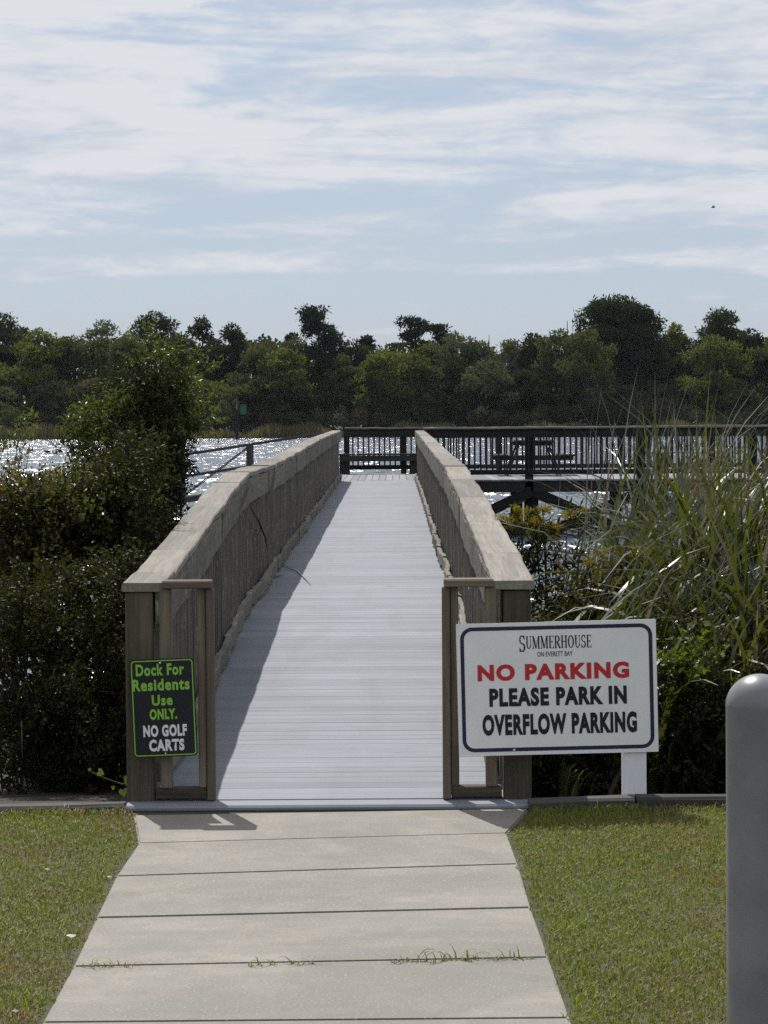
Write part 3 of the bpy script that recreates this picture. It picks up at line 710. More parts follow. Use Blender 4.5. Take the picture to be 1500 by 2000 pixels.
# ------------------------------------------------------------------ bollard
def bollard():
    R = .089; c = P(1484, 1500, 7.42); top = P(1484, 1316, 7.42).z
    t = empty('bollard', (c.x, 7.42, 0), 'round grey plastic bollard with domed top at the right edge of the lawn', 'bollard')
    prof = [(R, -.05), (R, .3), (R, .6), (R, top - R * 1.02), (R * 1.006, top - R * .98)] + [(R * 1.006 * math.cos(a), top - R * .94 + R * .94 * math.sin(a)) for a in np.linspace(.06, math.pi / 2 - .02, 14)]
    n = 48; v = []; f = []
    for r, z in prof: v += [(c.x + r * math.cos(2*math.pi*j/n), 7.42 + r * math.sin(2*math.pi*j/n), z) for j in range(n)]
    for i in range(len(prof) - 1):
        for j in range(n): f.append((i*n + j, i*n + (j+1) % n, (i+1)*n + (j+1) % n, (i+1)*n + j))
    f.append(tuple((len(prof)-1)*n + j for j in range(n)))
    link('sleeve', py_mesh('sleeve', v, f, True), M['bollard'], t)
bollard()

# ------------------------------------------------------------------ foliage builders
def leaf_array(base, d, nrm, ln_, wd, fold=.25):
    """one folded four-cornered leaf at each base point"""
    d = d / np.linalg.norm(d, axis=1, keepdims=True); s = np.cross(d, nrm); s /= np.linalg.norm(s, axis=1, keepdims=True) + 1e-9
    u = np.cross(s, d); ln_ = ln_[:, None]; wd = wd[:, None]
    m = base + d * ln_ * .45
    v = np.stack([base, m + s * wd + u * wd * fold, base + d * ln_ - u * ln_ * .10, m - s * wd + u * wd * fold], 1).reshape(-1, 3)
    i = np.arange(len(base))[:, None] * 4
    return v, i + np.array([[0, 1, 2, 3]])
def unit(n, r=RS):
    a = r.normal(size=(n, 3)); return a / np.linalg.norm(a, axis=1, keepdims=True)
def ell_points(cl, n, r, shell=.45, jit=.07):
    """points in a list of (centre, radii) ellipsoids, denser towards their skins"""
    vol = np.array([c[1][0] * c[1][1] * c[1][2] for c in cl]) ** .67; idx = r.choice(len(cl), n, p=vol / vol.sum())
    d = unit(n, r); k = (shell + (1 - shell) * r.uniform(0, 1, n) ** .6) * r.normal(1, jit, n)
    ce = np.array([c[0] for c in cl])[idx]; ra = np.array([c[1] for c in cl])[idx]
    return ce + d * ra * k[:, None], d
def clump_mesh(name, cl, n, size, r, shell=.5, up=.35):
    p, d = ell_points(cl, n, r, shell, .2)
    dirs = unit(n, r) + d * .7 + np.array([0, 0, up]); nr = unit(n, r)
    v, f = leaf_array(p, dirs, nr, r.gamma(4, .25, n) * size, r.uniform(.25, .5, n) * size)
    return np_mesh(name, v, f)

def far_tree(px, top, half, Y, kind, label, base=None, seed=0, dens=1.0, group='trees on the far shore'):
    """crown silhouette given by its place in the picture and depth, built at real size"""
    r = np.random.default_rng(1000 + seed); rr = random.Random(seed)
    g0 = float(ground_height(np.array(0.0), np.array(Y))); k = Y / F
    c = P(px, top, Y); H = c.z - g0; hw = half * k * (1.08 if half > 80 or kind in ('pine', 'bare') else 1.32)
    name = {'pine': 'pine_tree', 'oak': 'oak_tree', 'lime': 'leafy_tree', 'olive': 'scrubby_tree', 'bare': 'bare_tree', 'grey': 'scrubby_tree', 'brown': 'scrubby_tree'}[kind]
    t = empty(name, (c.x, Y, g0), label, 'tree', group)
    parts = []; lean = rr.uniform(-.04, .04) * H
    tr = .012 * H + .06
    parts.append(tube([(c.x - lean, Y, g0 - .3), (c.x - lean * .6, Y, g0 + H * .35), (c.x, Y, g0 + H * .7), (c.x, Y, g0 + H * .95)], [tr, tr * .8, tr * .5, tr * .15], 7))
    cl = []
    if kind == 'pine':
        n = int(13 * dens)
        for i in range(n):
            u = (i + .5) / n; zz = g0 + H * (.42 + .54 * u); an = rr.uniform(0, 6.28); rad = hw * (1.05 - .72 * u ** 1.6) * rr.uniform(.35, .95)
            q = Vector((c.x + math.cos(an) * rad, Y + math.sin(an) * rad * .8, zz))
            parts.append(tube([(c.x, Y, zz - H * .04), q], [.10, .04], 5))
            for _ in range(2): cl.append((q + Vector((rr.uniform(-.5, .5), rr.uniform(-.5, .5), rr.uniform(-.2, .5))) * hw * .4, (hw * rr.uniform(.24, .42), hw * rr.uniform(.24, .4), H * rr.uniform(.026, .048))))
        cl.append((Vector((c.x, Y, g0 + H * .965)), (hw * .33, hw * .3, H * .035)))
        nl = int(7000 * dens); size = .36
    elif kind == 'bare':
        def branch(p, d, L, rad, lev):
            q = p + d * L; mid = p + d * L * .5 + Vector((rr.uniform(-.1, .1), rr.uniform(-.1, .1), .08)) * L
            parts.append(tube([p, mid, q], [rad, rad * .8, rad * .5], 4))
            if lev > 0:
                for _ in range(rr.choice((3, 4))):
                    e = (d + Vector((rr.uniform(-.9, .9), rr.uniform(-.7, .7), rr.uniform(-.15, .6)))).normalized(); branch(p + d * L * rr.uniform(.4, 1), e, L * rr.uniform(.5, .75), rad * .55, lev - 1)
        for _ in range(5):
            branch(Vector((c.x, Y, g0 + H * .35)), Vector((rr.uniform(-.8, .8) * hw / H * 3, rr.uniform(-.5, .5), 1)).normalized(), H * .27, .13, 3)
        for _ in range(9): cl.append((Vector((c.x + rr.uniform(-.7, .7) * hw, Y + rr.uniform(-.6, .6) * hw, g0 + H * rr.uniform(.35, .85))), (hw * .25, hw * .25, H * .06)))
        nl = int(700 * dens); size = .22
    else:
        n = int({'oak': 62, 'lime': 44, 'olive': 44, 'grey': 38, 'brown': 36}[kind] * max(.8, dens))
        z0 = .16 if kind != 'oak' else .12
        for i in range(n):
            u = rr.random() ** .8; zz = g0 + H * (z0 + (.90 - z0) * u); prof = (1 - max(0, (u - .45) / .62) ** 2.2) ** .6 * (.72 + .28 * min(1, u * 2.5))
            an = rr.uniform(0, 6.28); rad = hw * .93 * prof * rr.random() ** .42
            q = Vector((c.x + math.cos(an) * rad, Y + math.sin(an) * rad * .8, zz)); s = rr.uniform(.13, .27)
            cl.append((q, (hw * s * 1.15, hw * s * 1.1, max(H * .025, hw * s * .72))))
            if i % 5 == 0: parts.append(tube([(c.x, Y, g0 + H * .3 * u), q], [.11, .04], 5))
        cl.append((Vector((c.x, Y, g0 + H * .92)), (hw * .30, hw * .30, H * .06)))
        nl = int({'oak': 10500, 'lime': 6500, 'olive': 6500, 'grey': 5200, 'brown': 5000}[kind] * dens); size = .40
    nl = int(nl * max(1.0, (half / 50) ** 1.7))
    v, f = join(parts); link('trunk', py_mesh('trunk', v, f, True), M['bark'], t)
    mat = {'pine': 'pine', 'oak': 'oak', 'lime': 'lime', 'olive': 'olive', 'bare': 'olive', 'grey': 'greyscrub', 'brown': 'brownscrub'}[kind]
    link('crown', clump_mesh('crown', cl, nl, size, r), M[mat], t)
    return t

# ------------------------------------------------------------------ far shore
TREES = [  # px, top, half width, depth, kind, label, density
    (8, 608, 62, 462, 'oak', 'broad dark tree cut by the left edge of the picture on the far shore', 1.0),
    (75, 640, 55, 452, 'lime', 'yellow-green tree second from the left edge on the far shore', 1.0),
    (128, 655, 45, 456, 'olive', 'olive scrubby tree between the leftmost trees and the tall shrub', 1.0),
    (200, 622, 45, 462, 'grey', 'thin pale grey-green tree just left of the tall shrub top', .75),
    (245, 655, 40, 450, 'olive', 'olive tree behind the left flank of the tall shrub', 1.0),
    (305, 604, 52, 466, 'oak', 'round dark tree rising behind the tip of the tall shrub', 1.0),
    (395, 616, 36, 462, 'oak', 'narrow open-crowned dark tree right of the shrub tip', .7),
    (452, 630, 40, 458, 'oak', 'dark tree above the green channel marker', .8),
    (505, 674, 50, 450, 'olive', 'low olive tree between the channel marker and the tall pine', 1.0),
    (555, 676, 40, 446, 'lime', 'small yellow-green tree just left of the tall pine', .9),
    (572, 652, 24, 460, 'pine', 'small pine leaning against the left side of the tall pine', .6),
    (622, 598, 52, 456, 'pine', 'tall lone loose-crowned pine above the left railing', 1.25),
    (668, 692, 36, 450, 'olive', 'low olive tree at the right foot of the tall lone pine', .9),
    (718, 656, 30, 466, 'pine', 'small pine with ragged top right of the tall lone pine', .7),
    (750, 682, 52, 446, 'lime', 'bright yellow-green tree above the end of the boardwalk', 1.1),
    (810, 622, 42, 466, 'pine', 'left pine of the dark flat-topped pair above the dock railing', 1.0),
    (862, 634, 42, 468, 'pine', 'right pine of the dark flat-topped pair above the dock railing', 1.0),
    (812, 690, 42, 446, 'olive', 'olive tree below the pair of flat-topped pines', 1.0),
    (885, 690, 44, 450, 'oak', 'low dark tree between the pine pair and the bare tree', .8),
    (955, 644, 52, 452, 'bare', 'half bare tree with fine grey branches mid-shore', 1.0),
    (948, 700, 48, 446, 'grey', 'grey-green tree growing below the half bare branches', .8),
    (1040, 648, 44, 456, 'oak', 'small dark tree just left of the big oak', .8),
    (1092, 640, 44, 450, 'olive', 'olive tree touching the left side of the big oak', 1.0),
    (1108, 615, 26, 462, 'bare', 'small bare-branched tree against the sky beside the big oak', .6),
    (1208, 573, 92, 456, 'oak', 'biggest tree of the far shore, a massive dark oak', 2.2),
    (1150, 640, 50, 444, 'olive', 'olive tree in front of the left half of the big oak', .9),
    (1318, 630, 36, 464, 'lime', 'yellow-green tree just right of the big oak', .9),
    (1408, 598, 56, 464, 'oak', 'dark round-topped tree between the big oak and the right edge', 1.3),
    (1395, 652, 52, 448, 'lime', 'sunlit yellow-green tree in front of the dark round-topped tree', .8),
    (1465, 640, 48, 456, 'oak', 'dark tree second from the right edge of the picture', .9),
    (1535, 636, 62, 450, 'olive', 'olive tree cut by the right edge of the picture', 1.0),
    (-70, 640, 60, 456, 'olive', 'olive tree beyond the left edge of the picture', .8),
    (1640, 620, 70, 460, 'oak', 'dark tree beyond the right edge of the picture', .8),
]
for i, (px, top, half, Y, kind, lab, dn) in enumerate(TREES): far_tree(px, top, half, Y, kind, lab, seed=i + 1, dens=dn)
# understorey: a second storey of lower trees and shrubs filling the bank
srr = random.Random(5)
k = 0
LOOK = {'olive': 'olive', 'oak': 'dark green', 'grey': 'grey-green', 'brown': 'brownish', 'lime': 'yellow-green'}
MARKS = [(0, 'the left edge'), (128, 'the olive scrubby tree'), (300, 'the tip of the tall near shrub'), (463, 'the channel marker'), (622, 'the tall lone pine'), (735, 'the end of the boardwalk'), (836, 'the flat-topped pine pair'),
         (955, 'the half bare tree'), (1040, 'the picnic table'), (1208, 'the big oak'), (1310, 'the gap behind the reeds'), (1408, 'the round-topped dark tree'), (1500, 'the right edge')]
USED = set()
def where(px, lead):
    m = min(MARKS, key=lambda q: abs(q[0] - px)); dx = px - m[0]
    rel = 'in line with' if abs(dx) < 12 else ('just ' if abs(dx) < 32 else 'some way ') + ('right of ' if dx > 0 else 'left of ')
    for extra in ('', ', hidden lower down', ', overlapping its neighbour', ', second one'):
        lab = lead + ', ' + rel.strip() + ' ' + m[1] + extra
        if lab not in USED: break
    USED.add(lab); return lab
for lo, hi, ya, yb, stp, what in ((646, 692, 457, 462, 56, 'mid-height'), (722, 758, 446, 451, 46, 'low bushy')):
    px = -90
    while px < 1600:
        kind = srr.choice(('olive', 'oak', 'grey', 'oak', 'olive', 'brown', 'lime') if lo < 700 else ('olive', 'oak', 'grey', 'oak', 'olive', 'brown'))
        far_tree(px, srr.uniform(lo, hi), srr.uniform(36, 58), srr.uniform(ya, yb), kind, where(px, what + ' ' + LOOK[kind] + ' tree'), seed=200 + k, dens=.75, group='understorey trees of the far shore')
        px += srr.uniform(.8, 1.15) * stp; k += 1
def shrub(px, top, half, Y, matn, label, group, seed, n=1500, size=.22, name='bank_shrub'):
    r = np.random.default_rng(seed); rr = random.Random(seed); g0 = float(ground_height(np.array(0.0), np.array(Y))); c = P(px, top, Y); H = c.z - g0; hw = half * Y / F
    cl = [(Vector((c.x + rr.uniform(-.65, .65) * hw, Y + rr.uniform(-.5, .5) * hw, g0 + H * rr.uniform(.2, .8))), (hw * .38, hw * .38, H * .24)) for _ in range(9)]
    t = empty(name, (c.x, Y, g0), label, 'shrub', group)
    v, f = join([tube([(c.x, Y, g0 - .1), c_[0]], [.06, .02], 4) for c_ in cl]); link('stem', py_mesh('stem', v, f), M['bark'], t)
    link('foliage', clump_mesh('foliage', cl, n, size, r), M[matn], t)
px = -80; k = 0
while px < 1590:
    sm = srr.choice(('greyscrub', 'olive', 'brownscrub', 'oak'))
    shrub(px, srr.uniform(775, 808), srr.uniform(30, 46), srr.uniform(441, 444), sm, where(px, {'greyscrub': 'grey-green', 'olive': 'olive', 'brownscrub': 'brown', 'oak': 'dark'}[sm] + ' waterline shrub'), 'shrubs along the far waterline', 400 + k)
    px += srr.uniform(40, 62); k += 1
def bank_reeds():
    n = 26000; x = RS.uniform(-75, 75, n); y = RS.uniform(437.5, 443, n); h = RS.uniform(.7, 1.9, n) * (1 + .35 * np.sin(x * .31) + .2 * np.sin(x * .9))
    b = np.stack([x, y, np.full(n, WATER_Z - .1)], -1); tip = b + np.stack([RS.normal(0, .22, n), RS.normal(0, .2, n), h], -1); w = RS.uniform(.03, .08, n)
    s = np.stack([w, RS.normal(0, .03, n), np.zeros(n)], -1)
    v = np.stack([b - s, b + s, tip + s * .2, tip - s * .2], 1).reshape(-1, 3)
    tag(link('bank_reeds', np_mesh('bank_reeds', v, np.arange(n)[:, None] * 4 + np.array([[0, 1, 2, 3]])), M['marsh']), 'brown reed fringe along the far waterline', 'reeds', kind='stuff')
bank_reeds()
def far_wood():
    n = 42000; x = RS.uniform(-95, 95, n); y = RS.uniform(470, 484, n); z = RS.uniform(0, 1, n) ** .8 * (13.6 + 1.2 * np.sin(x * .21) + .9 * np.sin(x * .57 + 1)) + .5
    p = np.stack([x, y, z], -1); v, f = leaf_array(p, unit(n), unit(n), RS.uniform(.5, 1.1, n), RS.uniform(.25, .5, n))
    tag(link('distant_wood', np_mesh('distant_wood', v, f), M['oak']), 'dark wood behind the trees of the far shore', 'wood', kind='stuff')
far_wood()

# green day marker in the channel
mk = P(463, 852, 395)
marker = empty('channel_marker', (mk.x, 395, WATER_Z), 'channel marker pole with a small green board standing in the water', 'marker')
v, f = tube([(mk.x, 395, -2), (mk.x, 395, P(463, 800, 395).z)], [.22, .17], 9); link('pole', py_mesh('pole', v, f, True), M['piling'], marker)
v, f = tube([(mk.x, 395, P(463, 802, 395).z), (mk.x, 395, P(463, 776, 395).z)], [.07, .05], 7); link('light_mast', py_mesh('light_mast', v, f, True), M['metal'], marker)
a, b = P(470, 809, 394.7), P(481, 790, 394.7)
beam('day_board', ((a.x + b.x) / 2, 394.7, a.z), ((a.x + b.x) / 2, 394.7, b.z), .04, b.x - a.x, M['markgreen'], marker, up=(1, 0, 0), bev=0)
beam('bracket', (mk.x - .8, 394.85, a.z + .2), (a.x + .1, 394.85, a.z + .2), .06, .08, M['piling'], marker, bev=0)

# a small bird in flight
def bird():
    c = P(1393, 405, 190); S = .30
    t = bpy.data.meshes.new('flying_bird')
    body = []; 
    v, f = tube([c + Vector((-.5, 0, -.02)) * S, c + Vector((-.34, 0, 0)) * S, c + Vector((-.05, 0, .02)) * S, c + Vector((.22, 0, .03)) * S, c + Vector((.36, 0, .06)) * S, c + Vector((.46, 0, .05)) * S], [.012, .03, .052, .042, .034, .006], 8)
    o = len(v); v = list(v)
    for s, tip in ((1, (-.12, .35, .55)), (-1, (.30, -.30, .42))):
        i = len(v); q = Vector(tip) * S
        v += [c + Vector((.18, s * .06, .06)) * S, c + Vector((-.14, s * .06, .05)) * S, c + q * .55 + Vector((-.12, 0, .02)) * S, c + q, c + q * .55 + Vector((.12, 0, .04)) * S]
        f += [(i, i + 1, i + 2, i + 4), (i + 4, i + 2, i + 3)]
    i = len(v); v += [c + Vector((-.42, .02, 0)) * S, c + Vector((-.42, -.02, 0)) * S, c + Vector((-.68, -.09, -.02)) * S, c + Vector((-.68, .09, -.02)) * S]; f += [(i, i + 1, i + 2, i + 3)]
    tag(link('flying_bird', py_mesh('flying_bird', v, f), M['birddark']), 'small dark bird flying against the clouds at upper right', 'bird')
bird()

# ------------------------------------------------------------------ near vegetation
def ell_px(lst, Y, depth=None):
    out = []
    for px, py, rx, ry in lst:
        k = Y / F; out.append((P(px, py, Y), (rx * k, depth or max(.25, rx * k * .9), ry * k)))
    return out
def sprig_leaves(cl, n_twig, per, ln_, wd, r, up=.5, shell=.3):
    """leafy twigs: each starts inside the volume, points outwards and carries leaves along it"""
    p, d = ell_points(cl, n_twig, r, shell); d = d + np.array([0, 0, up]) + unit(n_twig, r) * .5; d /= np.linalg.norm(d, axis=1, keepdims=True)
    tl = r.uniform(.08, .20, n_twig); t = (np.arange(per) + .5) / per
    base = (p[:, None, :] + d[:, None, :] * (tl[:, None] * t[None, :])[:, :, None]).reshape(-1, 3); dd = np.repeat(d, per, 0); n = len(base)
    ld = dd * .55 + unit(n, r) * .85; nr = dd + unit(n, r) * .5
    v, f = leaf_array(base, ld, nr, r.uniform(.6, 1.25, n) * ln_, r.uniform(.7, 1.3, n) * wd); return v, f
def stems(root_pts, cl, r, rad=.014, n=20):
    parts = []
    for i in range(n):
        c, ra = cl[r.integers(len(cl))]; q = Vector(c) + Vector(r.normal(0, .45, 3) * np.array(ra)); a = root_pts[r.integers(len(root_pts))]
        a = Vector((a[0], a[1], a[2])); m = a.lerp(q, .5) + Vector(r.normal(0, .08, 3)); parts.append(tube([a, m, q], [rad, rad * .75, rad * .3], 5))
    return join(parts)
def scatter(lst, n, lo, hi, seed):
    """break broad outlines into many small leafy clumps with gaps between them"""
    q = random.Random(seed); out = []; ar = [a[2] * a[3] for a in lst]
    for _ in range(n):
        px, py, rx, ry = q.choices(lst, ar)[0]; an = q.uniform(0, 6.283); k = math.sqrt(q.random()) * 1.08; s = q.uniform(lo, hi)
        out.append((px + rx * k * math.cos(an), py + ry * k * math.sin(an), s * q.uniform(.8, 1.4), s * q.uniform(.6, 1.0)))
    return out
def ell_deep(lst, Y, depth, seed):
    q = random.Random(seed); out = []
    for px, py, rx, ry in lst:
        y = Y + q.uniform(-1, 1) * depth; k = y / F; out.append((P(px, py, y), (rx * k, rx * k, ry * k)))
    return out
def bush(name, label, cat, group, lst, Y, mat, n_twig, per, ln_, wd, seed, extra=None, depth=None, stem_n=24, up=.5, rad=.014, clumps=(150, 16, 34)):
    r = np.random.default_rng(seed); cl = ell_deep(scatter(lst, clumps[0], clumps[1], clumps[2], seed), Y, depth, seed); cx = sum(c[0].x for c in cl) / len(cl); g0 = float(ground_height(np.array(cx), np.array(Y)))
    t = empty(name, (cx, Y, g0), label, cat, group)
    roots = [(cx + r.normal(0, .12), Y + r.normal(0, .12), g0 - .05) for _ in range(6)]
    v, f = stems(roots, cl, r, rad, stem_n); link('stem', py_mesh('stem', v, f, True), M['twig'], t)
    v, f = sprig_leaves(cl, n_twig, per, ln_, wd, r, up); link('foliage', np_mesh('foliage', v, f), M[mat], t)
    for (mat2, lst2, n2, l2, w2) in (extra or []):
        v, f = sprig_leaves(ell_deep(scatter(lst2, max(8, n2 // 8), 12, 24, seed + 1), Y, depth, seed + 1), n2, per, l2, w2, r, up, .6); link('foliage', np_mesh('foliage', v, f), M[mat2], t)
    return t
# left of the boardwalk
bush('wax_myrtle', 'tall pointed dark green shrub beside the left railing, taller than all round it', 'shrub', None,
     [(296, 705, 20, 30), (290, 745, 40, 36), (322, 765, 42, 34), (250, 800, 58, 44), (300, 820, 62, 50), (335, 795, 26, 28), (228, 850, 72, 48), (280, 890, 76, 55), (190, 895, 60, 40), (308, 880, 40, 52), (240, 960, 86, 66), (285, 985, 48, 66), (270, 1060, 80, 70)],
     23.5, 'myrtle', 3300, 11, .050, .0085, 21,
     [('myrtle_tip', [(300, 700, 26, 30), (378, 728, 18, 14), (352, 775, 30, 18), (375, 822, 28, 10), (345, 850, 28, 11), (215, 790, 30, 22), (175, 850, 34, 24)], 400, .052, .0095)], depth=.6, stem_n=90, rad=.016, clumps=(84, 12, 27))
bush('bramble_bush', 'rounded autumn-tinted bramble bush at the left edge, below the tall shrub', 'shrub', None,
     [(40, 1020, 75, 45), (120, 1000, 80, 45), (190, 1000, 70, 50), (60, 1060, 95, 70), (160, 1070, 95, 70), (250, 1060, 70, 60), (235, 965, 60, 46), (265, 925, 44, 36)], 16.6, 'bramble', 4300, 9, .031, .0105, 22,
     [('bramble_red', [(90, 975, 90, 34), (40, 1020, 60, 50), (30, 1100, 60, 50), (180, 980, 60, 30)], 900, .034, .0125), ('myrtle_tip', [(180, 985, 90, 40), (110, 1020, 80, 40)], 420, .034, .0115)], depth=.6, stem_n=30)
bush('bramble_bush', 'shadowy bramble thicket between the left edge and the black sign', 'shrub', None,
     [(40, 1190, 90, 80), (140, 1180, 90, 80), (220, 1180, 60, 90), (60, 1320, 95, 90), (170, 1320, 90, 90), (40, 1450, 90, 90), (140, 1460, 90, 90), (215, 1450, 50, 90)], 15.2, 'bramble', 5200, 9, .031, .0095, 23, depth=.7, stem_n=60)
bush('young_myrtle', 'thin young shrub with sparse sprigs at the far left edge above the water', 'shrub', None,
     [(20, 860, 20, 30), (48, 842, 22, 16), (10, 920, 34, 34)], 17.4, 'myrtle_tip', 46, 9, .038, .008, 24, depth=.2, stem_n=14, rad=.006)

# strips for reeds and grasses
def blade_strip(base, az, L, w, bend, droop, seg=9, r=None):
    """arching blade: rises, then leans over; droop is where it starts to fall"""
    V = []; p = Vector(base); el = math.pi / 2 - bend * .12; dx, dy = math.cos(az), math.sin(az); side = Vector((-dy, dx, 0)); tw = r.normal(0, .5) if r is not None else 0
    for i in range(seg + 1):
        u = i / seg; ww = w * (1 - u ** 2.2) * (.75 + .25 * min(1, u * 6)) + .0006
        s = (side * math.cos(tw * u) + Vector((dx, dy, 0)).cross(side) * math.sin(tw * u) * .8)
        V += [p - s * ww, p + s * ww]
        el = max(-1.42, el - bend / seg * (.25 if u < droop else 1.9))
        p = p + Vector((dx * math.cos(el), dy * math.cos(el), math.sin(el))) * (L / seg)
    return V, [(2*i, 2*i + 1, 2*i + 3, 2*i + 2) for i in range(seg)]
def reed_clump(px, py_top, Y, n, label, group, seed, dry=.3, spread=.22, bend=(.2, 2.4), w=(.005, .011), name='reed_clump'):
    r = np.random.default_rng(seed); c = P(px, py_top, Y); g0 = float(ground_height(np.array(c.x), np.array(Y))); H = c.z - g0
    t = empty(name, (c.x, Y, g0), label, 'reeds', group); A = []; B = []
    for i in range(n):
        b = (c.x + r.normal(0, spread), Y + r.normal(0, spread), g0 - .05); L = H * r.uniform(.55, 1.12) * (1.0 if bend[1] < 2.7 else 1.25)
        az = r.uniform(-1.1, 1.1) if (c.x > 0 and b[0] < 2.0) else r.uniform(0, 6.28)
        if c.x > 0: b = (max(b[0], 1.12), b[1], b[2])
        st = blade_strip(b, az, L, r.uniform(*w), r.uniform(*bend), r.uniform(.35, .8), r=r)
        (B if r.random() < dry else A).append(st)
    for parts, mt, nm in ((A, 'reed', 'green_blades'), (B, 'dryreed', 'dry_blades')):
        if parts: v, f = join(parts); link(nm, py_mesh(nm, v, f, True), M[mt], t)
REEDS = [  # px, top, depth, blades, label
    (1225, 800, 18.6, 60, 'tall reed clump right of the picnic table, leaning both ways'), (1290, 750, 19.2, 80, 'tallest reed clump, rising above the dock rail left of the half hidden bench'),
    (1345, 850, 18.6, 70, 'tall reed clump in front of the half hidden bench'), (1400, 830, 19.0, 70, 'tall reed clump just right of the half hidden bench'),
    (1450, 850, 18.2, 70, 'tall reed clump third from the right edge before the dock'), (1496, 820, 18.8, 70, 'tall reed clump at the right edge before the dock'),
    (1186, 930, 17.6, 24, 'thin reed clump below the dock between goldenrod and tall reeds'), (1262, 930, 17.0, 70, 'dense arching reed clump under the dock braces, centre of the reed bed'),
    (1325, 960, 16.4, 70, 'arching reed clump below the half hidden bench'), (1398, 940, 16.6, 70, 'arching green reed clump left of the right edge reeds'),
    (1468, 900, 16.4, 80, 'thick green reed clump near the right edge with broad blades'), (1535, 880, 16.8, 70, 'reed clump cut by the right edge of the picture'),
    (1125, 1050, 16.6, 16, 'low reed clump just right of the goldenrod'), (1160, 1080, 15.8, 50, 'low arching reed clump above the centre of the white sign'),
    (1235, 1080, 15.4, 60, 'low arching reed clump above the right end of the white sign'), (1310, 1090, 15.0, 60, 'broad-bladed reed clump at the upper right corner of the white sign'),
    (1380, 1080, 15.2, 60, 'broad-bladed reed clump above left of the bollard'), (1440, 1060, 15.0, 66, 'broad-bladed reed clump straight above the bollard'),
    (1505, 1020, 15.2, 66, 'broad-bladed reed clump above the bollard at the right edge'), (1120, 1170, 14.7, 30, 'short reed clump over the left half of the white sign'),
    (1330, 1230, 14.5, 40, 'short reed clump beside the right edge of the white sign'), (1450, 1230, 14.4, 40, 'short reed clump close behind the bollard')]
for i, (px, pt, Y, n, lab) in enumerate(REEDS):
    tall = Y > 17.3
    reed_clump(px, pt, Y, int(n * 2.1), lab, 'reeds right of the boardwalk', 600 + i, dry=.40 if tall else .16, bend=(.1, 1.5) if tall else (.6, 2.75), w=(.010, .023) if tall else (.014, .028))
reed_clump(1110, 1460, 13.9, 26, 'strap-leaved plant in the shade under the white sign', None, 660, dry=.05, spread=.05, bend=(.6, 1.8), w=(.008, .014), name='strap_leaf_plant')
reed_clump(120, 1190, 15.0, 8, 'sparse dry reed in the shade left of the black sign', None, 661, dry=.15, spread=.2, bend=(1.0, 3.0), w=(.004, .007))
reed_clump(30, 1240, 14.9, 9, 'bent reed clump at the left edge in the shade', None, 662, dry=.1, spread=.15, bend=(1.0, 3.0), w=(.005, .009))
reed_clump(70, 760, 17.0, 6, 'few tall pale grass plumes at the left edge against the far trees', None, 663, dry=1.0, spread=.2, bend=(.5, 1.6), w=(.009, .016))

bush('bramble_bush', 'leafy bramble thicket behind the white sign, under the reeds', 'shrub', None,
     [(1070, 1230, 50, 50), (1140, 1240, 80, 55), (1230, 1240, 80, 55), (1330, 1240, 80, 60), (1420, 1240, 70, 60), (1490, 1230, 60, 60), (1080, 1320, 60, 70), (1180, 1330, 80, 70), (1300, 1330, 80, 70), (1400, 1320, 80, 70), (1490, 1320, 70, 70)], 16.3, 'bramble', 4200, 9, .032, .011, 25,
     [('bramble_red', [(1250, 1180, 160, 40), (1400, 1180, 90, 50), (1120, 1230, 80, 36)], 260, .032, .012), ('vine', [(1130, 1220, 60, 30), (1330, 1190, 80, 40)], 90, .036, .014)], depth=.5, stem_n=70)
bush('bramble_bush', 'dark vine-covered thicket between the white sign and the bollard', 'shrub', None,
     [(1330, 1380, 60, 70), (1400, 1400, 70, 80), (1480, 1400, 70, 80), (1350, 1490, 70, 60), (1440, 1490, 70, 60), (1100, 1420, 60, 80), (1190, 1430, 60, 80), (1080, 1510, 50, 45), (1180, 1515, 60, 40)], 14.5, 'bramble', 4000, 9, .031, .0105, 26,
     [('vine', [(1370, 1310, 50, 34), (1400, 1350, 60, 40), (1480, 1320, 40, 30)], 70, .046, .018)], depth=.45, stem_n=50)

def goldenrod(px, py, Y, n, label, seed):
    r = np.random.default_rng(seed); c = P(px, py, Y); g0 = float(ground_height(np.array(c.x), np.array(Y)))
    t = empty('goldenrod', (c.x, Y, g0), label, 'flower', 'goldenrod by the boardwalk'); parts = []; cl = []; tips = []
    for i in range(n):
        q = Vector((c.x + r.normal(0, .13), Y + r.normal(0, .12), c.z - abs(r.normal(0, .10)))); parts.append(tube([(c.x + r.normal(0, .04), Y + r.normal(0, .04), g0), Vector((c.x, Y, g0)).lerp(q, .6), q], [.006, .005, .003], 5)); tips.append(q)
        for _ in range(5): cl.append((q + Vector((r.normal(0, .035), r.normal(0, .035), r.uniform(-.09, .02))), (.042, .042, .020)))
    v, f = join(parts); link('stem', py_mesh('stem', v, f, True), M['twig'], t)
    link('flower_head', clump_mesh('flower_head', cl, 2400, .012, r, .1), M['gold'], t)
    v, f = sprig_leaves([(q - Vector((0, 0, .30)), (.10, .10, .22)) for q in tips], 140, 7, .07, .008, r); link('foliage', np_mesh('foliage', v, f), M['myrtle'], t)
goldenrod(1078, 988, 17.0, 8, 'goldenrod in yellow bloom beside the right railing, in front of the dock braces', 31)
goldenrod(1195, 1075, 16.2, 6, 'small fading goldenrod between the reeds and the white sign', 32)

